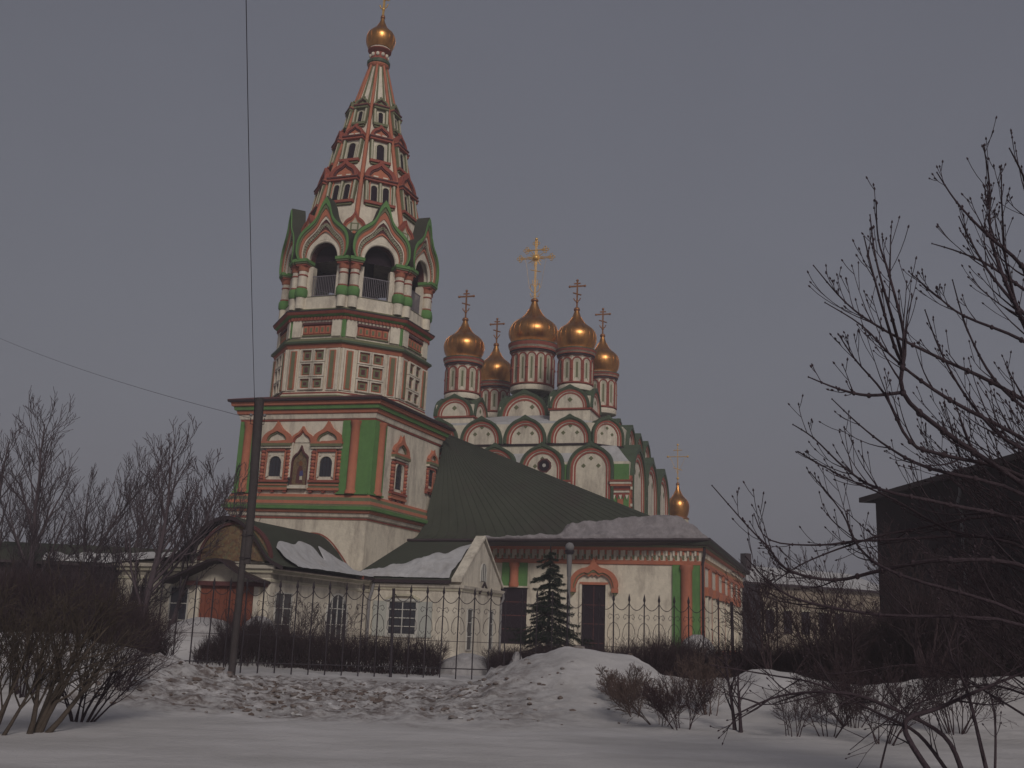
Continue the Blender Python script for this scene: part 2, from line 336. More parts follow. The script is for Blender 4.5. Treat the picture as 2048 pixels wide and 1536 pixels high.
def pilaster(F,u0,u1,c0,c1,z0,z1,parent,w=.13):
    m=MB(); m.fbox(F,u0,u1,z0,z1,-.02,w,'green'); cx=(c0+c1)/2; r=(c1-c0)/2
    m.lathe(*F.p(cx,0,w).xy,[(r*1.25,z0+.03),(r*1.25,z0+.2),(r,z0+.26),(r,z1-.3),(r*1.15,z1-.24),(r*1.3,z1-.05)],'coral',14)
    m.fbox(F,u0-.03,u1+.03,z0,z0+.1,-.02,w+.1,'green'); return m.build('corner_pilaster',parent)
F=FRONT(0,B0); pilaster(F,-2.16,-.2,-1.56,-1.03,8.74,12.98,TW); pilaster(F,-9.1,-7.75,-8.72,-8.22,8.74,12.98,TW)
G=RIGHT(A1,0); pilaster(G,-.12,1.35,.42,.92,8.74,12.98,TW)
def nalichnik(F,u,z0,zo0,zo1,z1,zp,hwo,hwn,parent,bead=True,keelm=True,ribs=True,name='window'):
    """window: z0 sill foot, zo0..zo1 opening, z1 cornice, zp peak, hwo opening half width, hwn surround half width"""
    m=MB(); G=F.sh(u,0,0)
    o=arch(hwo,zo0,zo1-hwo,6); o2=arch(hwo*1.3,zo0-.08,zo1-hwo,6)
    m.band(G,o,o2,-.02,.12,'white')
    m.fbox(G,-hwn*.72,-hwo*1.28,zo0-.15,z1-.5,-.02,.05,'white'); m.fbox(G,hwo*1.28,hwn*.72,zo0-.15,z1-.5,-.02,.05,'white')
    m.fbox(G,-hwn*.55,hwn*.55,zo1+.04,z1-.5,-.02,.05,'white')
    m.fbox(G,-hwn*.62,hwn*.62,z1-.52,z1-.36,-.02,.16,'red')
    for s in (-1,1):
        x=s*hwn*.84; r=hwn*.13
        if bead:
            k=9; h=(z1-.45-(zo0-.2))/k
            for i in range(k):
                zz=zo0-.2+h*i; m.lathe(*G.p(x,0,.08).xy,[(r*.7,zz),(r*1.15,zz+h*.25),(r*1.15,zz+h*.6),(r*.7,zz+h)],'red' if i%2==0 else 'coral',8)
        x2=s*hwn*.62; m.fbox(G,x2-.05,x2+.05,zo0-.2,z1-.45,-.02,.12,'coral')
    m.fbox(G,-hwn,hwn,z1-.34,z1-.22,-.02,.22,'white'); m.fbox(G,-hwn,hwn,z1-.22,z1-.06,-.02,.30,'dull'); m.fbox(G,-hwn*1.02,hwn*1.02,z1-.06,z1+.06,-.02,.26,'coral')
    # ogee head
    h=zp-z1-.06; K=G.sh(0,z1+.06,0); c=keel(hwn*.98,h,0,.42); 
    c2=[(x*.68,y*.50) for x,y in keel(hwn*.98,h,0,.12)]; m.band(K,c2,c,-.02,.24,'coral'); m.band(K,[(x*.86,y*.84) for x,y in c2],c2,-.02,.16,'dull'); m.prism(K,[(x*.86,y*.84) for x,y in c2],-.02,.06,'white')
    # sill
    m.fbox(G,-hwn,hwn,zo0-.36,zo0-.22,-.02,.24,'red'); m.fbox(G,-hwn*.97,hwn*.97,z0+.22,zo0-.36,-.02,.14,'dull')
    m.fbox(G,-hwn*.97,hwn*.97,(z0+zo0)/2-.1,(z0+zo0)/2-.02,.14,.18,'coral')
    m.fbox(G,-hwn,hwn,z0+.08,z0+.22,-.02,.22,'coral')
    for s in (-1,0,1): m.fbox(G,s*hwn*.82-.1,s*hwn*.82+.1,z0-.04,z0+.08,-.02,.16,'red')
    w=m.build(name,parent)
    p=MB(); p.prism(G,scl(o,.99,(zo0+zo1)/2),-.015,.02,'glass')
    p.fbox(G,-.02,.02,zo0,zo1,.02,.04,'iron')
    for i in range(1,4): p.fbox(G,-hwo*.97,hwo*.97,zo0+(zo1-zo0)*i/4.2-.015,zo0+(zo1-zo0)*i/4.2+.015,.02,.035,'iron')
    for s in (-.5,.5): p.fbox(G,s*hwo-.012,s*hwo+.012,zo0,zo1-.1,.02,.04,'iron')
    p.build('pane',w); return w
nalichnik(F,-6.45,8.86,9.75,10.92,11.72,13.0,.42,1.02,TW)
nalichnik(F,-3.07,8.86,9.75,10.9,11.68,12.98,.42,1.02,TW)
# icon niche between the windows
m=MB(); G=F.sh(-4.76,0); 
c=keel(.78,.95,0,.36); K=G.sh(0,11.72,0); m.band(K,scl(c,.78),c,-.02,.2,'coral'); m.band(K,scl(c,.66),scl(c,.78),-.02,.13,'red'); m.prism(K,scl(c,.66),-.02,.05,'white')
for s in (-1,1): m.fbox(G,s*.66-.1,s*.66+.1,9.0,11.72,-.02,.12,'white')
o=keel(.5,2.15,0,.16); K=G.sh(0,9.25); m.band(K,o,scl(o,1.13,1),-.02,.16,'darkred'); m.fbox(G,-.6,.6,9.02,9.22,-.02,.3,'white')
nb=m.build('icon_niche',TW); m=MB(); m.prism(K,scl(o,.98,1),-.01,.03,'mosaic')
m.prism(K,[(-.22,.1),(.22,.1),(.2,.8),(.1,1.1),(-.1,1.1),(-.2,.8)],.03,.045,'darkred'); m.prism(K,[(.0,.5),(.24,.55),(.2,.85),(0,.8)],.045,.055,'blue'); m.prism(K,[(.02,.3),(.2,.3),(.18,.52),(.02,.5)],.045,.055,'cream')
m.prism(K,[(.13*math.cos(a),1.25+.15*math.sin(a)) for a in [2*PI*i/10 for i in range(10)]],.03,.05,'golddark'); m.build('icon',nb)
m=MB(); m.tube([G.p(-.62,8.95,.15),G.p(-.5,9.25,.35),G.p(-.45,9.5,.4)],.03,'iron',5); m.ball(G.p(-.45,9.55,.4),.1,'iron',8); m.build('icon_lamp',TW)
nalichnik(RIGHT(A1,0),3.35,8.78,9.5,11.0,11.5,12.75,.45,1.0,TW)
nalichnik(RIGHT(A1,0),7.75,9.8,10.3,11.4,11.8,12.6,.36,.62,TW)
# octagon tiers
AF=8.75; RC=AF/2/math.cos(PI/8)
def oface(k,af=AF,z=0): # k=0 front (faces street), counted towards the right
    a=R(-90+45*k); n=Vector((math.cos(a),math.sin(a),0)); u=Vector((-n.y,n.x,0)); return Fr(Vector((CA,CB,z))+n*af/2,u,(0,0,1),n)
m=MB(); q=1.0
m.stack(CA,CB,[(RC,14.2,0),(RC+.25,14.2,'dull'),(RC+.25,14.5,'dull'),(RC+.12,14.62,'cream'),(RC+.12,14.72,'red'),(RC+.04,14.78,'white'),(RC,14.8,'white'),(RC,17.36,'white'),(RC+.05,17.38,'red'),(RC+.14,17.56,'coral'),(RC+.18,17.6,'red'),(RC+.32,17.66,'dull'),(RC+.32,17.78,'roofg'),(RC+.1,17.9,'dull'),(RC-.08,18.02,'dull'),(RC-.08,19.12,'white'),(RC-.02,19.14,'coral'),(RC+.05,19.28,'coral'),(RC+.12,19.32,'dull'),(RC+.26,19.42,'green'),(RC+.3,19.46,'red'),(RC+.38,19.58,'red'),(RC+.4,19.66,'edge'),(RC-.3,19.8,'roof')])
m.build('octagon_tier',TW)
for k in range(8):
    Fk=oface(k); m=MB(); 
    for s in (-1,1):
        m.fbox(Fk,s*1.32-.3,s*1.32+.3,14.82,17.34,0,.10,'white')
        m.fbox(Fk,s*1.32-.21,s*1.32+.21,14.9,17.22,.10,.15,'coral'); m.fbox(Fk,s*1.32-.12,s*1.32+.12,14.95,17.17,.15,.17,'dull')
        m.fbox(Fk,s*1.73-.07,s*1.73+.07,14.82,17.34,0,.14,'white')
    for z0,z1 in ((14.95,15.52),(15.72,16.42),(16.62,17.25)):
        for s in (-1,1):
            u0,u1=s*.42-.31,s*.42+.31
            for x0,x1,y0,y1 in ((u0-.1,u1+.1,z0-.08,z0),(u0-.1,u1+.1,z1,z1+.08),(u0-.1,u0,z0,z1),(u1,u1+.1,z0,z1)): m.fbox(Fk,x0,x1,y0,y1,0,.16,'white')
            m.fbox(Fk,u0,u1,z0,z1,0,.02,'coral'); m.fbox(Fk,u0+.09,u1-.09,z0+.09,z1-.09,.02,.05,'dull'); m.fbox(Fk,u0+.2,u1-.2,z0+.2,z1-.2,.05,.07,'darkred')
    m.build('coffered_panel',TW)
    m=MB(); G=oface(k,AF-.15)
    for x0,x1,y0,y1,w,mm in ((-.98,.98,18.14,18.22,.1,'dull'),(-.98,.98,18.84,18.96,.14,'darkred'),(-.95,.95,18.22,18.84,.03,'red')): m.fbox(G,x0,x1,y0,y1,0,w,mm)
    for i in range(5):
        x=-.76+i*.38; m.fbox(G,x-.14,x+.14,18.3,18.76,.03,.07,'coral'); m.fbox(G,x-.07,x+.07,18.4,18.66,.07,.09,'dull')
    for s in (-1,1): m.fbox(G,s*1.35-.3,s*1.35+.3,18.1,19.1,0,.12,'white'); m.fbox(G,s*1.74-.07,s*1.74+.07,18.05,19.1,0,.05,'green')
    for i in range(16): x=-1.65+i*.22; m.fbox(G,x-.05,x+.05,19.1,19.28,.1,.2,'red')
    m.build('frieze_panel',TW)
# bell stage
BF=8.45; BR=BF/2/math.cos(PI/8); side=BF*math.tan(PI/8)
m=MB(); m.stack(CA,CB,[(.01,19.7,0),(BR+.12,19.7,'white'),(BR+.12,19.86,'dull'),(BR,19.9,'white'),(BR,20.62,'white'),(BR+.03,20.66,'dull'),(BR-.5,20.68,'dull'),(.01,20.68,'interior_shade')]); m.build('parapet',TW)
m=MB(); m.lathe(CA,CB,[(BR-.55,23.0),(BR-.6,24.9),(.01,25.0)],'interior_shade',8,False,R(22.5),False); m.lathe(CA,CB,[(.9,20.7),(.9,25)],'interior_shade',8,False,R(22.5),False); m.build('belfry_ceiling',TW)  # dark lining and core stand in for shade inside the belfry
kn=[(.90,0),(.985,.10),(1.0,.19),(.975,.30),(.89,.40),(.75,.48),(.57,.545),(.41,.61),(.30,.68),(.235,.76),(.18,.85),(.10,.93),(0,1)]
def bellarch(F,parent):
    hw,h,zs=1.83,3.95,22.95
    kc=cat([(-x*hw,zs+y*h) for x,y in kn],3); n=len(kc)
    oc=[]
    for i in range(n): # opening curve with the same number of points
        t=PI/2*i/(n-1); oc.append((-1.06*math.cos(t),zs+1.18*math.sin(t)))
    kc=kc+[(-x,y) for x,y in kc[::-1][1:]]; oc=oc+[(-x,y) for x,y in oc[::-1][1:]]
    C=lambda s:lerpc(oc,kc,s)
    m=MB()
    m.band(F,C(.0),C(.93),-.45,.02,'white')
    m.band(F,C(.0),C(.10),.02,.10,'white')
    m.band(F,C(.19),C(.23),.02,.12,'coral'); m.band(F,C(.23),C(.47),.02,.08,'darkred')
    m.band(F,C(.47),C(.55),.02,.16,'white'); m.band(F,C(.55),C(.72),.02,.22,'coral'); m.band(F,C(.72),C(.82),.02,.28,'dull'); m.band(F,C(.82),C(.97),-.05,.36,'green'); m.band(F,C(.90),C(1.0),-.55,.30,'roof')
    # dentils and scalloped fringe
    a,b=C(.25),C(.45)
    for i in range(1,len(a)-1):
        for q in ((0,) if i%1==0 else ()):
            u=(a[i][0]+b[i][0])/2; v=(a[i][1]+b[i][1])/2; r=.07; m.fbox(F,u-r,u+r,v-r,v+r,.08,.14,'cream' if i%2 else 'dull')
    a=C(-.03)
    for i in range(0,len(a)): m.ball(F.p(a[i][0],a[i][1],.02),.10,'white',6)
    # inner reveal, dark, deeper in
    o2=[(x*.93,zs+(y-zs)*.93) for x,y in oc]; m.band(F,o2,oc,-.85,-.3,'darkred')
    return m.build('keel_arch',parent)
for k in range(8):
    Fk=oface(k,BF+.35); bellarch(Fk,TW)
    G=oface(k,BF)
    for s in (-1,1):
        m=MB(); x=s*(side/2-.34); P=G.p(x,0,.02); r=.28
        m.lathe(P.x,P.y,[(r*1.05,19.9),(r*1.05,20.6)],'white',12)
        m.lathe(P.x,P.y,[(r*1.15,20.6),(r*1.35,20.68),(r*1.4,20.9),(r*1.35,21.1),(r*1.1,21.18)],'green',12)
        m.lathe(P.x,P.y,[(r*1.12,21.18),(r*1.12,21.26)],'red',12)
        m.lathe(P.x,P.y,[(r*.95,21.26),(r,21.4),(r*.93,22.25)],'white',14)
        m.lathe(P.x,P.y,[(r,21.95),(r*1.12,22.0),(r,22.05)],'red',12)
        m.lathe(P.x,P.y,[(r*.95,22.25),(r*1.15,22.3),(r*1.15,22.52),(r*1.3,22.58)],'coral',12)
        m.fbox(G,x-.36,x+.36,22.56,22.68,-.5,.36,'red'); m.fbox(G,x-.40,x+.40,22.68,22.78,-.5,.42,'dull'); m.fbox(G,x-.44,x+.44,22.78,22.97,-.5,.48,'green')
        m.fbox(G,x-.3*s-.05-.24,x-.3*s+.05+.24,20.6,22.6,-.55,-.12,'white')
        m.build('pier_column',TW)
    m=MB(); 
    for v in (20.72,21.95): m.fbox(G,-1.15,1.15,v,v+.05,-.2,-.15,'rail')
    for i in range(20): x=-1.1+i*.116; m.fbox(G,x-.014,x+.014,20.72,21.97,-.19,-.16,'rail')
    for i in range(10): x=-1.04+i*.232; m.tube([G.p(x+.08*math.cos(t),21.0+.1*math.sin(t),-.17) for t in [2*PI*j/8 for j in range(9)]],.01,'rail',3)
    m.build('railing',TW)
    # small gable over each corner between the big arches
    a=R(-90+45*k+22.5); n=Vector((math.cos(a),math.sin(a),0)); Fc=Fr(Vector((CA,CB,24.7))+n*(BR-.42),Vector((-n.y,n.x,0)),(0,0,1),n)
    m=MB(); c=keel(.72,1.45,0,.3); m.band(Fc,scl(c,.82),c,-.8,.12,'red'); m.band(Fc,scl(c,.7),scl(c,.82),-.3,.06,'coral'); m.prism(Fc,scl(c,.7),-.3,.02,'cream')
    m.fbox(Fc,-.25,.25,.12,.62,.02,.06,'dull'); m.fbox(Fc,-.16,.16,.2,.54,.06,.08,'cream'); m.build('corner_gable',TW)
# tent
TZ0,TR0,TZ1,TR1=24.3,4.15,37.9,.55
tr=lambda z: TR0+(TR1-TR0)*(z-TZ0)/(TZ1-TZ0)
m=MB(); m.lathe(CA,CB,[(tr(TZ0),TZ0),(tr(TZ1),TZ1)],'white',8,False,R(22.5))
for k in range(8):
    # narrow dull stripes on every face
    a=R(-90+45*k); n=Vector((math.cos(a),math.sin(a),0)); u=Vector((-n.y,n.x,0))
    for s in (-1,1):
        P=[]
        for z in (34.0,37.8):
            ap=tr(z)*math.cos(PI/8); P.append(Vector((CA,CB,z))+n*(ap+.02)+u*s*tr(z)*.19)
        m.tube(P,[.09,.05],'dull',4)
m.build('tent_roof',TW)
for k in range(8):
    a=R(-90+45*k+22.5); m=MB()
    m.tube([(CA+(tr(z)+.03)*math.cos(a),CB+(tr(z)+.03)*math.sin(a),z) for z in (24.6,37.95)],[.17,.09],'coral',6); m.build('tent_rib',TW)
def dormer(k,zb,zo0,zo1,z1,zp,hw,hwo,n,parent,frame='red'):
    a=R(-90+45*k); nn=Vector((math.cos(a),math.sin(a),0)); ap=tr(zb)*math.cos(PI/8)
    vd=Vector((0,0,1))-nn*.17; vd.normalize(); Fd=Fr(Vector((CA,CB,zb))+nn*(ap+.05)-vd*zb,Vector((-nn.y,nn.x,0)),vd,nn+Vector((0,0,.17))); m=MB()
    m.fbox(Fd,-hw*.86,hw*.86,zb,z1,-1.3,0,'white')
    us=[0] if n==1 else [-hw*.36,hw*.36]
    for u in us:
        G=Fd.sh(u,0); o=arch(hwo,zo0,zo1-hwo,5); m.band(G,o,arch(hwo*1.35,zo0-.06,zo1-hwo,5),-.02,.08,'cream')
    cols=[-hw*.8,hw*.8] if n==1 else [-hw*.84,0,hw*.84]
    for u in cols:
        m.fbox(Fd,u-.11,u+.11,zb+.1,z1,-.1,.12,'dull'); m.fbox(Fd,u-.05,u+.05,zb+.1,z1,.12,.16,'cream')
    if n==2:
        for u in (-hw*.63,hw*.63): m.fbox(Fd,u-.03,u+.03,zb+.1,z1,0,.1,'coral')
    m.fbox(Fd,-hw*.95,hw*.95,zb-.06,zb+.12,-.6,.2,frame); m.fbox(Fd,-hw*.85,hw*.85,zb-.18,zb-.06,-.6,.1,'dull')
    m.fbox(Fd,-hw,hw,z1-.06,z1+.08,-1.2,.24,frame); m.fbox(Fd,-hw*1.04,hw*1.04,z1+.08,z1+.18,-1.2,.3,'darkred'); m.fbox(Fd,-hw*.98,hw*.98,z1+.18,z1+.26,-1.2,.22,'coral')
    K=Fd.sh(0,z1+.24); h=zp-z1-.24; c=keel(hw*.98,h,0,.24); m.band(K,scl(c,.74),c,-1.4,.2,frame); m.band(K,scl(c,.62),scl(c,.74),-.6,.14,'darkred'); m.prism(K,scl(c,.62),-.6,.06,'coral' if frame=='red' else 'dull')
    if hw>.6:
        for s in (-1,1): m.fbox(K,s*hw*.3-.16,s*hw*.3+.16,.06,.16,.06,.14,'white')
    m.ball(K.p(0,h+.05,.0),.09,frame,6)
    w=m.build('dormer',parent)
    p=MB()
    for u in us: p.prism(Fd.sh(u,0),arch(hwo*.98,zo0,zo1-hwo,5),-.02,.012,'interior_shade')
    p.build('opening',w)
for k in range(8):
    dormer(k,27.0,27.25,28.3,28.6,30.1,1.06,.2,2,TW)
    dormer(k,30.1,30.3,31.45,31.75,32.85,.72,.25,1,TW)
    dormer(k,32.95,33.15,33.95,34.2,35.05,.50,.15,1,TW,'dull')
m=MB(); m.lathe(CA,CB,[(.55,37.75),(.66,37.85),(.72,37.95),(.72,38.02)],'coral',16,False); m.lathe(CA,CB,[(.72,38.02),(.78,38.08),(.78,38.26),(.66,38.36)],'roofg',16,False)
m.lathe(CA,CB,[(.62,38.36),(.58,38.5),(.52,38.9),(.62,39.1)],'red',16,False)
for i in range(10):
    a=2*PI*i/10; m.ball((CA+.56*math.cos(a),CB+.56*math.sin(a),38.68),.13,'white',6,1.2)
m.lathe(CA,CB,[(.6,38.93),(.78,39.05),(.8,39.12)],'red',16,False); m.lathe(CA,CB,[(.8,39.12),(.74,39.2),(.7,39.26)],'white',16,False); nk=m.build('neck',TW)
onion(nk,(CA,CB),.98,39.95,39.25,41.6,28); cross(nk,(CA,CB),41.7,44.3,'goldbright')
# ================================================================== CHURCH
CH=empty('church',W(17,0,0,0),(0,0,R(-17)))
tag(CH,'five domed white church with tiers of red and green gables and a green roofed refectory','church')
LA0,LA1,LB0,LB1=-8.1,11.1,19.4,37.0
m=MB(); m.box(LA0,LA1,LB0,LB1,-.5,13.6,'white'); m.build('main_wall',CH)
UA0,UA1,UB0,UB1=-7.1,10.1,20.1,36.3
c=2.0
def cham(o,z): a0,a1,b0,b1=UA0-o,UA1+o,UB0-o,UB1+o; return [(a0+c,b0,z),(a1-c,b0,z),(a1,b0+c,z),(a1,b1-c,z),(a1-c,b1,z),(a0+c,b1,z),(a0,b1-c,z),(a0,b0+c,z)]
m=MB(); m.loft([cham(0,13.5),cham(0,16.6)],'white',False); m.loft([cham(0,14.95),cham(.14,14.97),cham(.14,15.07),cham(0,15.1)],'edge',False); m.build('upper_wall',CH)
# snowy roof between gables and drums
m=MB(); prof=[]
cx0,cy0=1.5,28.2
def rr(sa,sb,z): return [(cx0+x*sa,cy0+y*sb,z+.1*noise.noise(Vector((x*3,y*3,z)))) for x,y in [(math.cos(2*PI*(i+.5)/24)*1.2,math.sin(2*PI*(i+.5)/24)*1.2) for i in range(24)]]
m.loft([cham(-.25,15.8),cham(-.6,16.9)],'snow',False)
m.loft([cham(-.5,16.6),cham(-3.2,17.75),cham(-5.2,18.3),cham(-7.6,18.6)],'snow',True,True,True)
m.build('snowy_roof',CH)
# ledge over the lower gables
m=MB(); m.loft([[(LA0,LB0,13.55),(LA1,LB0,13.55),(LA1,LB1,13.55),(LA0,LB1,13.55)],[(LA0+1.2,LB0+1.2,14.95),(LA1-1.2,LB0+1.2,14.95),(LA1-1.2,LB1-1.2,14.95),(LA0+1.2,LB1-1.2,14.95)]],'snow',True); m.build('ledge',CH)
Fm=FRONT(0,LB0); Rm=RIGHT(LA1,0)
for i,u in enumerate((8.35,4.75,1.15,-2.45,-6.05)): kokoshnik(Fm.sh(u,12.3),1.7,2.78,CH,1.2,2.3)
for u in (22.4,28.3,34.2): kokoshnik(Rm.sh(u,12.0),2.75,3.3,CH,1.2,3.0)
Fu=FRONT(0,UB0); Ru=RIGHT(UA1,0)
for u in (-3.65,-.2,3.2,6.6): kokoshnik(Fu.sh(u,15.1),1.62,2.15,CH,1.0)
for u in (24.7,28.2,31.7): kokoshnik(Ru.sh(u,15.1),1.62,2.15,CH,1.0)
for (x,y,ang) in ((UA1-c/2,UB0+c/2,-45),(UA0+c/2,UB0+c/2,-135),(UA1-c/2,UB1-c/2,45)):
    n=Vector((math.cos(R(ang)),math.sin(R(ang)),0)); kokoshnik(Fr((x,y,15.1),(-n.y,n.x,0),(0,0,1),n),1.38,2.2,CH,.9)
# green corner pilasters with striped capitals
def church_pil(F,u0,u1,z0=4,z1=13.4):
    m=MB(); m.fbox(F,u0,u1,z0,z1,-.02,.1,'green'); cu=(u0+u1)/2; w=(u1-u0)/2
    for i,(mm) in enumerate(('red','white','red','darkred','coral','white','red')): m.fbox(F,cu-w-.02-.03*i,cu+w+.02+.03*i,11.2+i*.15,11.35+i*.15,-.02,.16+.035*i,mm)
    for i in range(5): x=cu-w*.8+i*w*.4; m.prism(F,[(x-.12,11.2),(x,10.85),(x+.12,11.2)],0,.16,'red' if i%2 else 'white')
    m.fbox(F,cu-.2,cu+.2,10.0,10.9,.1,.2,'coral'); m.build('corner_pilaster',CH)
church_pil(Fm,9.95,11.1); church_pil(Fm,6.35,6.75); church_pil(Fm,2.75,3.15)
def side_pil(F,u0,u1,z0=4,z1=12.6):
    m=MB(); m.fbox(F,u0,u1,z0,z1,-.02,.12,'coral'); m.fbox(F,u0+.08,u0+.22,z0,z1,.12,.2,'red')
    for i in range(8): m.fbox(F,u0-.03,u1+.03,8+i*.6,8.2+i*.6,.1,.22,'red' if i%2 else 'white')
    m.build('side_pilaster',CH)
for u in (19.5,25.1,31.0,36.6): side_pil(Rm,u,u+.5)
# round window in the second gable
m=MB(); G=Fm.sh(4.9,13.35); cc=[(.55*math.cos(t),.55*math.sin(t)) for t in [2*PI*i/8+PI/8 for i in range(8)]]; m.prism(G,cc,0,.06,'darkred'); m.prism(G,[(x*.75,y*.75) for x,y in cc],.06,.09,'interior_shade'); m.prism(G,[(x*.25,y*.25) for x,y in cc],.09,.11,'frame'); m.build('round_window',CH)
# drums and domes
def ped(c,hw,zb,h,parent):
    cx,cy=c; m=MB(); m.box(cx-hw,cx+hw,cy-hw,cy+hw,16.2,zb+.9,'white'); m.rect(cx-hw,cx+hw,cy-hw,cy+hw,[(0,zb-.18,0),(.12,zb-.14,'red'),(.12,zb-.02,'red'),(0,zb,'red')]); m.loft([[(cx-hw,cy-hw,zb+.85),(cx+hw,cy-hw,zb+.85),(cx+hw,cy+hw,zb+.85),(cx-hw,cy+hw,zb+.85)],[(cx-hw*.6,cy-hw*.6,zb+h*.8),(cx+hw*.6,cy-hw*.6,zb+h*.8),(cx+hw*.6,cy+hw*.6,zb+h*.8),(cx-hw*.6,cy+hw*.6,zb+h*.8)]],'roof',True); m.build('pedestal',CH)
    for Fk in (FRONT(cx,cy-hw,zb),RIGHT(cx+hw,cy,zb),Fr((cx-hw,cy,zb),(0,-1,0),(0,0,1),(-1,0,0)),Fr((cx,cy+hw,zb),(-1,0,0),(0,0,1),(0,1,0))): kokoshnik(Fk,hw*1.0,h,CH,.8,0,1 if hw<1.8 else 3,.2)
for (cc,Rr,zq,zb,zt,z1,zd,hw,zp,hp,bays,lab) in (
    ((-3.1,23.4),1.62,23.6,22.62,25.85,28.35,19.2,1.55,17.7,1.75,10,'front left drum'),
    ((6.1,23.4),1.58,23.9,22.95,26.2,28.65,19.6,1.55,18.1,1.8,10,'front right drum'),
    ((-3.25,32.2),1.60,23.65,22.7,26.1,28.55,19.4,1.5,17.5,1.7,10,'rear left drum'),
    ((6.3,32.2),1.45,24.15,23.2,26.5,28.95,19.6,1.45,17.5,1.8,10,'rear right drum'),
    ((1.45,27.6),2.06,25.6,24.72,28.5,0,20.6,2.05,18.2,2.3,14,'large central drum')):
    ped(cc,hw,zp,hp,CH); d=drum(CH,cc,Rr,zd,zb,bays,lab); onion(d,cc,Rr,zq,zb,zt,40)
    if z1: cross(d,cc,zt+.2,z1)
    else: big_cross(d,cc,28.6,34.0)
# apse dome far right
cc=(11.35,42.0); m=MB(); m.box(4,13.5,37,44,-.5,10.2,'white'); m.build('apse',CH)
m=MB(); m.lathe(cc[0],cc[1],[(.95,9.5),(.95,11.9)],'cream',20); m.lathe(cc[0],cc[1],[(1.0,11.4),(1.08,11.5),(1.0,11.6)],'coral',20); m.lathe(cc[0],cc[1],[(.95,11.85),(1.05,11.95),(.85,12.1)],'golddark',20); d=m.build('drum',CH); onion(d,cc,1.02,13.0,12.05,15.0,28); 
m=MB(); t=.035; X=cc[0]; Z0,Z1=15.0,18.7
m.tube([(X,cc[1],Z0),(X,cc[1],Z1)],t,'goldbright',5); m.tube([(X-.9,cc[1],17.6),(X+.9,cc[1],17.6)],t,'goldbright',5); m.tube([(X-.4,cc[1],18.2),(X+.4,cc[1],18.2)],t,'goldbright',5); m.tube([(X-.4,cc[1],16.6),(X+.4,cc[1],16.35)],t,'goldbright',5)
for s in (-1,1): m.ball((X+s*.9,cc[1],17.6),.1,'goldbright',6); m.tube([(X+s*.7,cc[1],17.55),(X,cc[1],16.0)],.015,'goldbright',3)
m.ball((X,cc[1],Z1),.1,'goldbright',6); m.ball((X,cc[1],15.6),.12,'goldbright',6); m.build('cross',d)
# ---- refectory
RA0,RA1,RB0,RB1=3.5,17.4,8.6,36.5
m=MB(); m.box(RA0,RA1,RB0,RB1,-.5,5.75,'white'); m.box(-8,RA0-.01,9.3,19.3,-.5,7,'white'); m.build('refectory_wall',CH)
FR_=FRONT(0,RB0); RR_=RIGHT(RA1,0)
m=MB(); m.rect(RA0,RA1,RB0,RB1,[(-.02,5.66,0),(.1,5.70,'coral'),(.12,5.90,'coral'),(.03,5.93,'coral'),(.03,6.5,'white'),(.2,6.52,'coral'),(.26,6.68,'coral'),(.3,6.72,'dull'),(.34,6.8,'dull'),(.55,6.84,'edge'),(.62,7.06,'roof'),(.3,7.2,'roof')])
def frieze(F,u0,u1,st):
    n=int((u1-u0)/st)
    for i in range(n):
        x=u0+(i+.5)*st; m.fbox(F,x-st*.28,x-st*.02,6.2,6.52,0,.14,'white'); m.fbox(F,x+st*.05,x+st*.3,6.25,6.52,0,.10,'coral'); m.fbox(F,x+st*.05,x+st*.3,5.98,6.25,0,.07,'dull'); m.fbox(F,x-st*.28,x-st*.02,6.0,6.14,0,.08,'dull'); m.prism(F.sh(x-st*.15,5.93),[(-st*.16,0),(st*.16,0),(0,.24)],0,.09,'coral')
frieze(FR_,RA0,RA1,.42); frieze(RR_,RB0,RB1,.42); m.build('frieze',CH)
def ref_pil(F,u0,u1,c0,c1,z0=0,z1=5.68):
    m=MB(); m.fbox(F,u0,u1,z0,z1,-.02,.12,'green'); r=(c1-c0)/2; P=F.p((c0+c1)/2,0,.12); m.lathe(P.x,P.y,[(r*1.15,z0),(r*1.15,z0+.25),(r,z0+.3),(r,z1-.3),(r*1.2,z1-.2),(r*1.2,z1)],'coral',14); m.build('corner_pilaster',CH)
ref_pil(FR_,15.75,17.42,16.25,16.9); ref_pil(FR_,5.35,6.95,5.87,6.4,4.22)
for u0 in (8.7,12.5,16.5,20.5,24.5,28.5,32.5):
    m=MB(); m.fbox(RR_,u0-.3,u0+.6,0,5.68,-.02,.14,'coral'); m.fbox(RR_,u0+.6,u0+1.1,0,5.68,-.02,.08,'green'); m.build('side_pilaster',CH)
for u0 in (10.8,14.8,18.8,22.8,26.8,30.8):
    m=MB(); m.fbox(RR_,u0-.8,u0+.8,.9,3.9,0,.1,'frame'); m.fbox(RR_,u0-.95,u0-.75,.8,4.4,0,.25,'white'); m.fbox(RR_,u0+.75,u0+.95,.8,4.4,0,.25,'white'); m.fbox(RR_,u0-.55,u0+.55,1.1,3.7,.1,.12,'glass'); m.fbox(RR_,u0-1.1,u0+1.1,4.0,4.5,0,.3,'coral'); m.build('side_window',CH)
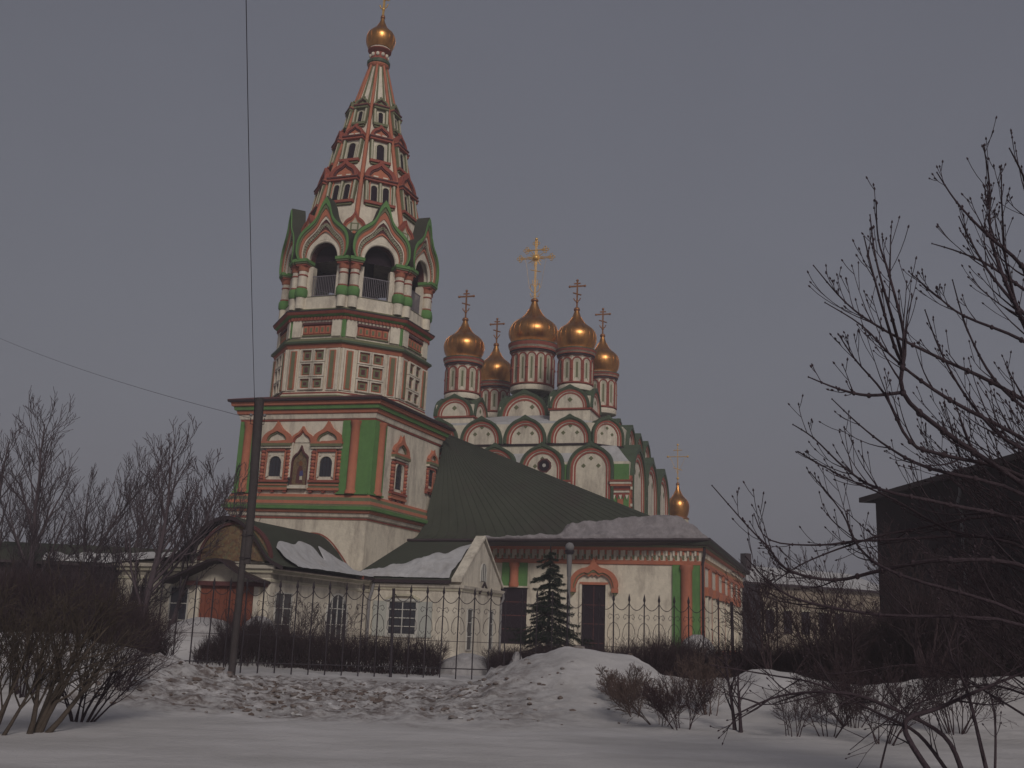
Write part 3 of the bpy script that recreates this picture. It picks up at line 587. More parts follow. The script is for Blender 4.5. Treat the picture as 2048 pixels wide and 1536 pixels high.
# dark doorway with cusped coral arch
m=MB(); G=FR_.sh(11.08,0); m.fbox(G,-.72,.72,-.3,4.45,0,.03,'interior_shade'); m.fbox(G,-.86,-.72,-.3,4.5,0,.14,'white'); m.fbox(G,.72,.86,-.3,4.5,0,.14,'white'); m.fbox(G,-.86,.86,4.45,4.6,0,.14,'coral'); 
for i in range(1,4): m.fbox(G,-.7,.7,i*1.1-.05,i*1.1,.03,.05,'darkred')
m.fbox(G,-.02,.02,-.3,4.4,.03,.06,'darkred'); m.build('door',CH)
m=MB(); K=G.sh(0,4.22)
oc=cat([(-1.42,0),(-1.46,.35),(-1.22,.85),(-.8,1.15),(-.42,1.25),(-.2,1.42),(0,1.85)],3); ic=cat([(-1.14,0),(-1.05,.3),(-.88,.62),(-.5,.82),(-.3,.7),(-.12,.82),(0,.72)],3)
oc=oc+[(-x,y) for x,y in oc[::-1][1:]]; ic=ic+[(-x,y) for x,y in ic[::-1][1:]]
m.band(K,lerpc(ic,oc,.35),oc,-.02,.3,'coral'); m.band(K,lerpc(ic,oc,.2),lerpc(ic,oc,.35),-.02,.24,'dull'); m.band(K,ic,lerpc(ic,oc,.2),-.02,.2,'coral')
for s in (-1,1): m.fbox(K,s*1.28-.18,s*1.28+.18,-.22,.02,-.02,.3,'coral'); m.prism(K,[(s*1.28-.15,-.22),(s*1.28,-.42),(s*1.28+.15,-.22)],-.02,.24,'dull')
m.build('door_arch',CH)
m=MB(); m.fbox(FR_,5.3,6.95,.9,4.2,0,.08,'interior_shade'); m.fbox(FR_,5.2,7.05,4.18,4.28,0,.2,'white'); 
for i in range(1,4): m.fbox(FR_,5.3,6.95,.9+i*.8,.96+i*.8,.08,.1,'darkred')
m.build('dark_shutter',CH)
# main refectory roof: ruled surface from the tower flank to the long hip
def loc21(a,b,z): v=W(21,a,b,z)-W(17,0,0,0); al=R(17); return Vector((v.x*math.cos(al)-v.y*math.sin(al),v.x*math.sin(al)+v.y*math.cos(al),z))
Lp=[(.12,5.0,6.70),(.2,5.97,6.95),(.24,6.7,7.6),(.28,7.1,8.4),(.33,7.63,9.87),(.35,8.2,11.2),(.4,8.65,12.7),(.3,9.3,14.0)]
Lp=cat([loc21(*p) for p in Lp],4)
H0=Vector((17.9,8.05,7.16)); HR=Vector((-3.2,18.6,16.0))
def hipz(z): return H0.lerp(HR,(z-H0.z)/(HR.z-H0.z))
nL=len(Lp); rows=[]
for i,p in enumerate(Lp):
    t=i/(nL-1); tr_=((p[2]-Lp[0][2])/(Lp[-1][2]-Lp[0][2])); q=H0.lerp(HR,tr_)
    rows.append((Vector(p),q))
def roofp(s,t):
    x=t*(nL-1); i=min(int(x),nL-2); f=x-i; a=rows[i][0].lerp(rows[i+1][0],f); b=rows[i][1].lerp(rows[i+1][1],f); return a.lerp(b,s)
NS,NT=40,30
m=MB(); m.loft([[roofp(s/NS,t/NT) for s in range(NS+1)] for t in range(NT+1)],'roof',False,False)
# underside thickness at eave and south slope
E0=[roofp(s/NS,0) for s in range(NS+1)]; m.loft([E0,[p-Vector((0,0,.14)) for p in E0],[Vector((p.x,p.y+.9,p.z-.3)) for p in E0]],'edge',False,False)
S1=Vector((17.95,36.8,7.0)); m.add([H0,S1,Vector((-3.2,37,16.0)),HR],[(0,1,2,3)],'roof')
m.add([H0,S1,S1-Vector((0,0,.2)),H0-Vector((0,0,.2))],[(0,3,2,1)],'edge')
rf=m.build('roof',CH)
m=MB()
for j in range(1,27):
    a=j/27; P=[]
    for k in range(0,13):
        t=k/12; s=a*1.0; P.append(roofp(s,t)+Vector((0,-.02,.02)))
    m.tube(P,.010,'roof',4)
m.build('roof_seam',rf)
m=MB(); m.tube([p+Vector((0,-.04,-.02)) for p in E0],.085,'edge',6); m.tube([H0+Vector((.03,0,-.02)),S1+Vector((.03,0,-.02))],.12,'edge',6); m.build('gutter',CH)
m=MB(); m.tube([(17.62,8.35,6.9),(17.62,8.4,6.3),(17.5,8.45,5.7),(17.5,8.45,0)],.08,'edge',8); m.build('downpipe',CH)
# snow lying on the lower right part of the roof
def snowpatch(fn,nu,nv,top,parent,thick=.16,seed=0,tf=None,name='snow_patch',mt='snow'):
    vs=[];fs=[];idx={}
    for i in range(nu+1):
        for j in range(nv+1):
            u=i/nu;h=top(u); v=h*j/nv; p=Vector(fn(u,v)); e=min(1,(1-j/nv)*6,(j/nv)*8+.3); n=noise.fractal(p*1.3+Vector((seed,0,0)),1,2,4)
            t=thick*max(.05,e*(.7+.7*n))+(tf(u,v,j/nv)*e if tf else 0); vs.append(p+Vector((0,-t*.5,t)))
    for i in range(nu):
        for j in range(nv): a=i*(nv+1)+j; fs.append((a,a+nv+1,a+nv+2,a+1))
    mb=MB(); mb.add(vs,fs,mt,True); return mb.build(name,parent)
def top1(u):
    s=.25+.75*u; n=noise.noise(Vector((s*16,2,0)))
    if s<.50: return max(.006,.015+.10*max(0,(s-.25)/.25)+.04*n)
    return .14+.15*min(1,(s-.50)/.10)+.02*n
def bulge(u,v,w):
    s=.25+.75*u
    return .50*max(0,min(1,(s-.5)/.4))*min(1,v/.22)**1.6
snowpatch(lambda u,v:roofp(.25+.75*u,v),140,24,top1,rf,.22,mt='snowdirty',tf=bulge)
# ================================================================== ENTRANCE PORCH
PO=empty('porch',W(17,0,-15,0),(0,0,R(-17)))
tag(PO,'low white entrance building with brown doors under a rounded gable with a mosaic','porch')
m=MB(); m.box(-4.6,2.69,0,15.5,-.5,4.0,'whitelow'); m.build('wall',PO)
FP=FRONT(0,0); RP=RIGHT(2.69,0)
m=MB(); m.rect(-4.6,2.69,0,11.9,[(-.02,3.2,0),(.05,3.24,'whitelow'),(.05,3.34,'cream'),(.0,3.38,'whitelow'),(.0,3.55,'whitelow'),(.1,3.6,'whitelow'),(.12,3.72,'cream'),(.22,3.76,'whitelow'),(.26,3.9,'whitelow')]); m.build('cornice',PO)
# barrel roof: keel-like section along b
sec=cat([(-2.9,3.95),(-2.45,4.12),(-1.75,4.75),(-1.0,5.5),(-.35,5.84),(.35,5.86),(1.0,5.5),(1.6,4.85),(2.15,4.2),(2.85,3.86)],4)
sec=[(x+.55,z) for x,z in sec]
m=MB(); m.loft([[Vector((x,-.35,z)) for x,z in sec],[Vector((x,7.6,z)) for x,z in sec]],'roof',False,False,True)
m.loft([[Vector((x,-.35,z-.14)) for x,z in sec],[Vector((x,7.6,z-.14)) for x,z in sec]],'edge',False,False)
m.loft([[Vector((x,-.36,z)) for x,z in sec],[Vector((x,-.36,z-.16)) for x,z in sec]],'edge',False,False)
m.loft([[Vector((x,7.61,z+.06)) for x,z in sec],[Vector((x,7.61,z-.1)) for x,z in sec],[Vector((x,7.5,z-.1)) for x,z in sec],[Vector((x,7.5,z+.06)) for x,z in sec]],'red',False,False)
m.prism(Fr((0,7.4,0),(1,0,0),(0,0,1),(0,-1,0)),sec,-.2,0,'whitelow')
# lower roof with eave along the side, up to the gabled house
m.add([(3.05,-.35,3.86),(3.05,10.1,3.92),(1.4,10.1,4.1),(1.4,-.3,4.2)],[(0,1,2,3)],'roof'); m.add([(3.05,-.35,3.86),(3.05,10.1,3.92),(3.05,10.1,3.8),(3.05,-.35,3.74)],[(3,2,1,0)],'edge')
m.add([(-5.1,-.35,3.86),(-5.1,15,3.92),(-.6,11.5,4.3),(-.6,-.3,4.3)],[(0,3,2,1)],'roof')
m.add([(1.4,7.7,4.3),(1.4,12,4.3),(-.6,12,4.3),(-.6,7.7,4.3)],[(0,1,2,3)],'roof')
m.build('roof',PO)
m=MB(); 
rs=sec[::-1]
def sp(u,v):
    x=v*(len(rs)-1); i=min(int(x),len(rs)-2); f=x-i; a,b=rs[i],rs[i+1]
    return (a[0]+(b[0]-a[0])*f+.03,.9+6.6*u,a[1]+(b[1]-a[1])*f+.04)
snowpatch(sp,110,14,lambda u:max(.02,.27*math.sin(PI*min(1,.25+u*.55))+.04*noise.noise(Vector((u*5,0,0)))-.11*math.exp(-((u-.63)/.035)**2)),PO,.12,4)
snowpatch(lambda u,v:(2.98-1.3*v,7.6+2.5*u,3.95+.35*v),24,8,lambda u:.8,PO,.12,6)
# tympanum
m=MB(); ty=[(x*.80+.2,4.02+(z-3.95)*.86) for x,z in sec if z>4.15]; m.prism(FP.sh(0,0),[(ty[0][0],3.98)]+ty+[(ty[-1][0],3.98)],0,.06,'whitelow')
ty2=[(1.0+1.62*math.cos(a),4.05+1.52*math.sin(a)) for a in [PI*(1-i/20) for i in range(21)]]; m.prism(FP,ty2,.05,.10,'mosaic'); ty3=[(1.0+1.74*math.cos(a),4.05+1.64*math.sin(a)) for a in [PI*(1-i/20) for i in range(21)]]; m.band(FP,ty2,ty3,0,.18,'darkred')
m.build('mosaic_tympanum',PO)
# doors
m=MB(); 
for i,(u0,u1) in enumerate(((-.45,.78),(.82,2.08))):
    d=MB(); d.fbox(FP,u0,u1,0,3.02,.02,.1,'door')
    for j in range(5): d.fbox(FP,u0+.06+j*(u1-u0-.1)/5,u0+.03+(j+1)*(u1-u0-.1)/5,.1,2.9,.1,.125,'door')
    dd=d.build('door',PO); h=MB(); h.fbox(FP,u1-.14 if i==0 else u0+.08,u1-.08 if i==0 else u0+.14,1.2,1.5,.12,.2,'iron'); h.build('handle',dd)
m.fbox(FP,-.7,-.45,0,3.1,0,.2,'whitelow'); m.fbox(FP,2.08,2.3,0,3.1,0,.2,'whitelow'); m.fbox(FP,-1.1,2.6,3.02,3.2,0,.3,'darkred'); m.build('door_frame',PO)
# small ogee awning over the doors
m=MB(); aw=cat([(-1.9,3.15),(-1.2,3.4),(-.4,3.75),(.35,4.05),(.85,4.08),(1.3,3.8),(1.9,3.5),(2.7,3.25)],4); m.band(FP,[(x,z-.1) for x,z in aw],aw,-.02,1.0,'edge'); m.prism(FP,aw+[(2.3,3.15),(-1.4,3.15)],-.02,.12,'whitelow'); m.build('awning',PO)
def win(F,u0,u1,z0,z1,parent,cols=2,rows=3,arched=False,fr='frame',surround=None):
    w=MB(); cu=(u0+u1)/2; hw=(u1-u0)/2
    if surround: w.fbox(F,u0-.12,u1+.12,z0-.12,z0,0,.12,surround); w.fbox(F,u0-.1,u0,z0,z1,0,.06,surround); w.fbox(F,u1,u1+.1,z0,z1,0,.06,surround); w.fbox(F,u0-.14,u1+.14,z1,z1+.12,0,.12,surround)
    t=.045
    if arched:
        G=F.sh(cu,0); o=arch(hw,z0,z1-hw); w.band(G,arch(hw*.93,z0+.05,z1-hw),o,0,.07,fr)
    else:
        w.fbox(F,u0,u1,z0,z0+t,0,.07,fr); w.fbox(F,u0,u1,z1-t,z1,0,.07,fr); w.fbox(F,u0,u0+t,z0,z1,0,.07,fr); w.fbox(F,u1-t,u1,z0,z1,0,.07,fr)
    for i in range(1,cols): x=u0+(u1-u0)*i/cols; w.fbox(F,x-.02,x+.02,z0+t,z1-t,0,.06,fr)
    for i in range(1,rows): z=z0+(z1-z0)*i/rows; w.fbox(F,u0+t,u1-t,z-.02,z+.02,0,.058,fr)
    o_=w.build('window',parent); p=MB()
    if arched: p.prism(F.sh(cu,0),arch(hw*.97,z0+.02,z1-hw),0,.02,'glass')
    else: p.fbox(F,u0+.01,u1-.01,z0+.01,z1-.01,0,.02,'glass')
    p.build('pane',o_); return o_
win(FP,-1.95,-1.05,.9,2.95,PO,2,3); win(FP,-3.9,-3.0,.9,2.95,PO,2,3)
win(RP,.45,1.9,.9,2.85,PO,2,3); win(RP,5.2,7.5,.9,3.05,PO,4,3,True)
m=MB(); m.tube([(2.95,9.85,3.8),(2.9,9.75,3.3),(2.8,9.7,2.9),(2.8,9.7,0)],.09,'lampgrey',8); m.build('downpipe',PO)
# ================================================================== GABLED HOUSE
AN=empty('gabled_house',W(17,0,-5,0),(0,0,R(-17)))
tag(AN,'small whitewashed gabled house with a shuttered window beside the spruce','house')
a0,a1,bd,ze,zr=2.3,7.5,6.4,3.95,6.0
m=MB(); m.box(a0-1.5,a1,0,bd,-.5,ze,'whitelow'); m.prism(RIGHT(a1,0),[(0,ze),(bd,ze),(bd/2,zr)],-.3,.0,'whitelow'); m.build('wall',AN)
m=MB(); ov=.35; rl=3.5 # ridge left end
rn=[( -0.2,-ov,ze-.08),(a1-.35,-ov,ze-.08),(a1-.05,bd/2,zr+.08),(rl,bd/2,zr+.08)]
m.add([Vector((1.7,-ov,ze-.05)),Vector((a1-.45,-ov,ze-.05)),Vector((a1-.45,bd/2,zr+.05)),Vector((3.2,bd/2,zr+.02))],[(0,1,2,3)],'roof')
m.add([Vector((1.7,-ov,ze-.05)),Vector((a1-.45,-ov,ze-.05)),Vector((a1-.45,-ov,ze-.22)),Vector((1.7,-ov,ze-.22))],[(3,2,1,0)],'edge')
m.add([Vector((1.2,bd+ov,ze-.05)),Vector((a1-.45,bd+ov,ze-.05)),Vector((a1-.45,bd/2,zr+.05)),Vector((3.2,bd/2,zr+.02))],[(0,3,2,1)],'roof')
m.add([Vector((1.7,-ov,ze-.05)),Vector((3.2,bd/2,zr+.02)),Vector((1.2,bd+ov,ze-.05))],[(0,1,2)],'roof')
# raised gable coping
for s in (0,1):
    b0=-.25 if s==0 else bd+.25; P0=Vector((a1-.2,b0,ze-.12)); P1=Vector((a1-.2,bd/2,zr+.22)); m.hexa([P0+Vector((-.25,0,-.0)),P0+Vector((.28,0,0)),P1+Vector((.28,0,-.0)),P1+Vector((-.25,0,0)),P0+Vector((-.25,0,.16)),P0+Vector((.28,0,.16)),P1+Vector((.28,0,.14)),P1+Vector((-.25,0,.14))],'whitelow')
m.build('roof',AN)
snowpatch(lambda u,v:(2.2+4.75*u,-.3+3.4*v*.98,ze+.0+2.0*v*.98+.03),70,16,lambda u:min(1,.16+.85*u**1.3+.16*noise.noise(Vector((u*7,3,0)))),AN,.16,9)
m=MB(); m.rect(a0-1.5,a1,0,bd,[(-.02,3.35,0),(.06,3.4,'whitelow'),(.08,3.5,'cream'),(.16,3.55,'whitelow'),(.2,3.68,'whitelow'),(0,3.72,'whitelow')]); m.build('cornice',AN)
FA=FRONT(0,0); RA=RIGHT(a1,0)
w=win(FA,3.75,5.25,1.25,2.85,AN,2,4,surround='frame'); 
m=MB(); m.fbox(FA,2.95,3.65,1.15,2.85,0,.08,'shutter'); m.build('shutter',AN); m=MB(); m.fbox(FA,5.35,6.05,1.15,2.85,0,.08,'shutter'); m.build('shutter',AN)
m=MB(); m.band(FA.sh(4.5,2.9),[(-.85,0),(-.4,.2),(.4,.2),(.85,0)],[(-.9,.08),(-.42,.3),(.42,.3),(.9,.08)],0,.15,'cream'); m.build('window_hood',AN)
win(RA,.9,1.7,.6,2.6,AN,1,3); win(RA,4.4,5.1,.6,2.6,AN,1,3); win(RA,bd/2-.45,bd/2+.45,4.0,4.95,AN,3,1,True)
m=MB(); P=RA.p; m.tube([P(bd/2-.75,3.4,.12),P(bd/2,3.95,.12),P(bd/2+.75,3.4,.12)],.06,'edge',5); m.build('gable_trim',AN)
m=MB(); m.tube([(a1+.1,bd+.1,3.7),(a1+.15,bd+.1,3.3),(a1+.05,bd,3.0),(a1+.05,bd,0)],.07,'lampgrey',8); m.build('downpipe',AN)
m=MB(); m.tube([(1.9,-.42,3.8),(2.0,-.25,3.3),(2.0,-.12,2.9),(2.0,-.12,0)],.07,'lampgrey',8); m.build('downpipe',AN)
# ================================================================== OTHER BUILDINGS
# tall dark building, right; wall runs away from the camera
p=at(1763,1290,45); Xd=p.x
D=empty('dark_building',(Xd,45,0),(0,0,R(5))); tag(D,'tall dark shadowed building behind the branches on the right','building')
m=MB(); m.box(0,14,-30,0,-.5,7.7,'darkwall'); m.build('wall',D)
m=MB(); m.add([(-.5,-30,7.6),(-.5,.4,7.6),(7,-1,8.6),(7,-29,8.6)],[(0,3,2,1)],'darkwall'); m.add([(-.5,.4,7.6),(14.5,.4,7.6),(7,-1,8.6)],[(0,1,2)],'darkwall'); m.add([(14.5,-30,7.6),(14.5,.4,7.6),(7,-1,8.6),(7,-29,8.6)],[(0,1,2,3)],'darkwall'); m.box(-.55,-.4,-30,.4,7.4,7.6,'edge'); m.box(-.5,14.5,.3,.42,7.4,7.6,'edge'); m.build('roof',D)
for i in range(5):
    G=Fr((0,0,0),(0,-1,0),(0,0,1),(-1,0,0)); u=2.2+i*3.4
    for z in (1.3,4.6): w_=MB(); w_.fbox(G,u,u+1.1,z,z+1.7,0,.03,'interior_shade'); w_.fbox(G,u-.1,u+1.2,z-.12,z,0,.12,'darkwood'); w_.fbox(G,u+.52,u+.58,z,z+1.7,.03,.06,'darkwood'); w_.build('window',D)
m=MB(); q=[]; m.tube([(-.12,-7.3,7.5),(-.12,-7.3,6.9),(-.25,-7.3,6.5),(-.12,-7.3,6.1),(-.12,-7.3,.0)],.06,'lampgrey',6); m.build('downpipe',D)
# low far building
p0=at(1480,1290,95); p1=at(1790,1290,105)
B=empty('low_building',(p0.x,95,0),(0,0,math.atan2(10,p1.x-p0.x))); tag(B,'low pale ochre building with a snowy roof between church and dark building','building')
L=(p1-p0).length; m=MB(); m.box(0,L,0,9,-.5,6.6,'ochre'); m.box(0,2.2,-.3,0,-.5,6.5,'darkwall'); m.build('wall',B)
m=MB(); m.add([(-.4,-.5,6.5),(L+.4,-.5,6.5),(L-1,4.5,8.3),(1.5,4.5,8.3)],[(0,1,2,3)],'snow'); m.add([(-.4,-.5,6.5),(1.5,4.5,8.3),(-.4,9.5,6.5)],[(0,1,2)],'snow'); m.add([(-.4,-.5,6.5),(L+.4,-.5,6.5),(L+.4,-.5,6.3),(-.4,-.5,6.3)],[(3,2,1,0)],'edge'); m.build('roof',B)
m=MB(); m.box(3.6,4.3,3,3.7,7.2,9.3,'darkwood'); m.build('chimney',B)
for i in range(5):
    w_=MB(); G=FRONT(0,0); w_.fbox(G,3+i*2.2,4+i*2.2,2.2,4.2,0,.04,'interior_shade'); w_.fbox(G,2.9+i*2.2,4.1+i*2.2,4.2,4.4,0,.1,'cream'); w_.build('window',B)
# long dark shed, left
p0=at(-60,1290,50); p1=at(345,1290,52)
B=empty('shed',(p0.x,50,0),(0,0,math.atan2(2,p1.x-p0.x))); tag(B,'long dark wooden shed with a snow covered roof behind the left bushes','shed')
L=(p1-p0).length; m=MB(); m.box(0,L,0,5,-.5,4.05,'darkwood'); 
for i in range(int(L/.3)): m.box(i*.3,i*.3+.26,-.04,0,0,4.0,'darkwood')
m.build('wall',B)
m=MB(); m.add([(-.3,-.4,4.0),(L+.3,-.4,4.0),(L-.3,2.6,5.0),(0.3,2.6,5.0)],[(0,1,2,3)],'roof'); m.add([(-.3,-.4,4.0),(L+.3,-.4,4.0),(L+.3,-.4,3.88),(-.3,-.4,3.88)],[(3,2,1,0)],'edge'); m.add([(L+.3,-.4,4.0),(L+.3,5.4,4.0),(L-.3,2.6,5.0)],[(0,1,2)],'roof'); m.build('roof',B)
snowpatch(lambda u,v:(L*(.3+.7*u),-.35+2.9*v,4.03+.97*v),60,8,lambda u:.3+.6*u+.25*noise.noise(Vector((u*9,1,0))),B,.15,3)
# white gate pillars left of the porch
for i,px in enumerate((287,302)):
    P=at(px,1270,47); g=MB(); g.box(-.13,.13,-.13,.13,0,2.9,'whitelow'); g.box(-.18,.18,-.18,.18,2.9,3.02,'whitelow'); g.box(-.16,.16,-.16,.16,-.05,.3,'cream'); o=g.build('gate_pillar',None,(P.x,47,0)); tag(o,('slim white gate pillar, the outer one by the shed','slim white gate pillar nearer the porch wall')[i],'gate pillar','white gate pillars')
# ================================================================== GROUND
RIDR=[(-2.6,0),(-1.3,.05),(-.6,.35),(-.05,.66),(.93,1.04),(1.5,1.24),(1.9,1.25),(3.1,1.13),(3.5,.95),(3.9,.66),(4.6,.6),(5.6,.64),(6.1,.85),(6.5,.88),(7.05,.82),(7.8,.66),(8.6,.58),(9.6,.66),(10.7,.85),(12.4,.95),(15,.9),(20,.8)]
RIDL=[(-30,1.0),(-14,1.28),(-11.1,1.2),(-9.7,1.17),(-9,.98),(-7.9,.8),(-6.8,.57),(-5.9,.33),(-5.05,.10),(-4.3,0)]
def itp(T,x):
    if x<=T[0][0]: return T[0][1]
    for (a,b),(c,d) in zip(T,T[1:]):
        if x<=c: t=(x-a)/(c-a); t=t*t*(3-2*t)*.5+t*.5; return b+(d-b)*t
    return T[-1][1]
def gh(x,y):
    h=0
    r=itp(RIDR,x)
    if r>0:
        s=3.2 if y<27 else 1.9; h+=r*math.exp(-((y-27)/s)**2)
    l=itp(RIDL,x) if x<-4.3 else 0
    if l>0:
        s=3.4 if y<24.5 else 2.6; h+=l*math.exp(-((y-24.5)/s)**2)
    f=max(0,min(1,(y-17)/3))*max(0,min(1,(60-y)/8))
    n=noise.fractal(Vector((x*.9,y*.9,0)),1,2.1,6)
    h+=f*.05*n
    z=max(0,min(1,(y-18.5)/2))*max(0,min(1,(34-y)/3))*max(0,min(1,(x+11)/3))*max(0,min(1,(2.2-x)/2.5))
    if z>0:
        q=noise.fractal(Vector((x*2.2,y*1.5,3)),.9,2.2,6); h+=z*(.13*max(0,q+.1)+.09*abs(noise.noise(Vector((x*4,y*3,1))))+.05*abs(noise.noise(Vector((x*8,y*7,2)))))
    h+=.02*noise.noise(Vector((x*.7,y*1.6,5)))+.022*noise.fractal(Vector((x*2.1,y*2.6,8)),.8,2.2,4)*max(.35,f)
    if 38<y<58: # snow heaps in the churchyard
        for cx,cy,sx,sy,hh in ((-13.2,41,4.5,1.8,1.15),(-9.4,41,1.5,1.2,.55),(8.6,46,2.5,2,.9)):
            h+=hh*math.exp(-((x-cx)/sx)**2-((y-cy)/sy)**2)
    return h
def axis(segs):
    out=[]
    for a,b,st in segs:
        n=max(1,round((b-a)/st)); out+=[a+(b-a)*i/n for i in range(n)]
    out.append(segs[-1][1]); return out
xs=axis([(-900,-100,100),(-100,-30,10),(-30,-16,.8),(-16,17,.11),(17,32,.8),(32,100,10),(100,900,100)])
ys=axis([(-60,4,8),(4,12,.4),(12,18,.16),(18,38,.13),(38,60,.5),(60,200,12),(200,2000,150)])
vs=[(x,y,gh(x,y)) for y in ys for x in xs]; nx=len(xs)
fs=[(j*nx+i,j*nx+i+1,(j+1)*nx+i+1,(j+1)*nx+i) for j in range(len(ys)-1) for i in range(nx-1)]
me=bpy.data.meshes.new('ground'); me.from_pydata(vs,[],fs); me.materials.append(MATS['ground']); me.polygons.foreach_set('use_smooth',[True]*len(fs)); me.update()
g=bpy.data.objects.new('ground',me); COL.objects.link(g); tag(g,'snow covered ground with grey heaps and dirty rubble','snow',None,'structure')
rngc=random.Random(12); mb=MB()
ico=[Vector(v).normalized() for v in ((0,-.53,.85),(0,.53,.85),(0,-.53,-.85),(0,.53,-.85),(.85,0,.53),(.85,0,-.53),(-.85,0,.53),(-.85,0,-.53),(-.53,.85,0),(.53,.85,0),(-.53,-.85,0),(.53,-.85,0))]
icf=[(0,4,1),(0,1,6),(0,6,10),(0,10,11),(0,11,4),(1,4,9),(1,9,8),(1,8,6),(2,3,5),(2,5,11),(2,11,10),(2,10,7),(2,7,3),(3,9,5),(3,8,9),(3,7,8),(4,11,5),(4,5,9),(6,8,7),(6,7,10)]
for _ in range(1500):
    x=rngc.gauss(-3.6,2.6); y=rngc.gauss(24.5,3.2)
    if y<19.3 or y>34 or x<-10 or x>3.5: continue
    if noise.noise(Vector((x*.8,y*.8,4)))<-.12: continue
    r=rngc.uniform(.02,.055)*(1.9 if rngc.random()<.10 else 1); z=gh(x,y); sx,sy,sz=rngc.uniform(.8,1.7),rngc.uniform(.7,1.2),rngc.uniform(.45,.8)
    mb.add([(x+v.x*r*sx*rngc.uniform(.75,1.25),y+v.y*r*sy*rngc.uniform(.75,1.25),z+r*.1+v.z*r*sz*rngc.uniform(.75,1.25)) for v in ico],icf,'clod' if rngc.random()<.9 else 'snow',False)
o=mb.build('snow_rubble'); tag(o,'scattered clods of dirty frozen snow below the fence','snow clods',None,'stuff')
# ================================================================== FENCE
FX0,FY0,FX1,FY1=-11.6,35.4,9.6,38.6
FN=empty('iron_fence',(0,0,0)); tag(FN,'tall black wrought iron fence with spear tips and scrolls in front of the church','fence')
Lf=math.hypot(FX1-FX0,FY1-FY0); nF=40; du=Vector(((FX1-FX0)/Lf,(FY1-FY0)/Lf,0))
FF=Fr((FX0,FY0,0),du,(0,0,1),(du.y,-du.x,0)); st=Lf/nF
def zt(i): return 2.92
for i in range(nF+1):
    u=i*st; m=MB(); big=i in (15,37); r=.055 if big else .024; P0=FF.p(u,-.3); base=-.3
    lean=(-.06 if big else random.uniform(-.02,.02))
    tp=FF.p(u+lean,2.72 if not big else 2.86); m.tube([FF.p(u,-.3),tp],r,'iron',6)
    if not big:
        m.tube([tp,FF.p(u+lean,2.78),FF.p(u+lean,2.86),FF.p(u+lean,3.0)],[.024,.048,.038,.004],'iron',5)
        m.ball(FF.p(u+lean*.7,2.2),.035,'iron',5); m.ball(FF.p(u+lean*.4,1.6),.03,'iron',5)
    m.build('post',FN)
m=MB()
for i in range(nF):
    u=i*st
    m.tube([FF.p(u+st*t,2.68-.24*math.sin(PI*t)**.8) for t in [j/8 for j in range(9)]],.012,'iron',4)
    for s in (-1,1):
        c=u if s>0 else u+st; m.tube([FF.p(c+s*.03,2.25),FF.p(c+s*.15,2.3),FF.p(c+s*.2,2.2),FF.p(c+s*.15,2.12),FF.p(c+s*.1,2.18)],.009,'iron',4)
        m.tube([FF.p(c+s*.02,2.02),FF.p(c+s*.12,1.95),FF.p(c+s*.2,1.78),FF.p(c+s*.22,1.55),FF.p(c+s*.12,1.42),FF.p(c+s*.05,1.5)],.009,'iron',4)
m.build('scrollwork',FN)
m=MB(); 
for v in (.32,): m.tube([FF.p(0,v),FF.p(Lf,v)],.018,'iron',4)
m.tube([FF.p(0,1.2),FF.p(Lf,1.2)],.009,'iron',4)
m.build('rail',FN)
# ================================================================== POLE, WIRES, LAMP
b0=at(466,1352,31); b0.z=0; t0=at(519,797,31)
PL=empty('utility_pole',(b0.x,31,0)); tag(PL,'weathered wooden utility pole with a spliced upper length standing before the porch','utility pole')
d=t0-Vector((b0.x,31,0)); m=MB(); dl=.0
pp=lambda t,o=0: d*t+Vector((o,0,0))
m.tube([pp(-.02,-.05),pp(.25,-.04),pp(.52,-.03)],[.105,.10,.09],'pole',10); m.build('lower_post',PL)
m=MB(); m.tube([pp(.40,.08),pp(.7,.06),pp(1,.0)],[.11,.125,.14],'pole',10); m.build('upper_post',PL)
for t in (.42,.50): m=MB(); m.tube([pp(t,.02)+Vector((.17*math.cos(a),.17*math.sin(a),.0)) for a in [2*PI*i/12 for i in range(13)]],.012,'iron',4); m.build('wire_binding',PL)
for s in (-1,1):
    m=MB(); m.tube([pp(.9),pp(.905)+Vector((s*.2,0,.0)),pp(.915)+Vector((s*.2,0,.1))],.012,'iron',4); m.ball(pp(.925)+Vector((s*.2,0,.1)),.05,'lampgrey',8); m.build('insulator',PL)
def wire(p,q,sag,r,label,n=24):
    p=Vector(p);q=Vector(q); m=MB(); m.tube([p.lerp(q,i/n)+Vector((0,0,-sag*4*(i/n)*(1-i/n))) for i in range(n+1)],r,'iron',4); o=m.build('overhead_wire'); tag(o,label,'wire','overhead wires'); return o
wt=t0+Vector((-.1,0,-.4))
e=at(495,30,17.0); e2=wt+(e-wt)*1.35
wire(wt,e2,.25,.0075,'overhead wire climbing steeply from the pole to the top of the picture')
e=at(20,668,46); wire(t0+Vector((-.2,0,-.6)),e+(e-t0)*.3,.3,.006,'faint overhead wire running from the pole away to the left')
P=at(1135,1290,44); LPs=empty('lamp_post',(P.x,44,0)); tag(LPs,'slim grey lamp post with a round head beside the spruce','lamp post')
hh=at(1135,1088,44).z; m=MB(); m.tube([(0,0,0),(0,0,hh-.35)],[.08,.07],'lampgrey',10); m.tube([(0,0,hh-1.3),(0,0,hh-.3)],[.09,.12],'lampgrey',10); m.build('pole',LPs)
m=MB(); m.ball((0,0,hh-.12),.19,'lampgrey',14); m.lathe(0,0,[(.16,hh-.4),(.2,hh-.3),(.2,hh-.25)],'iron',12); m.build('lamp_head',LPs)
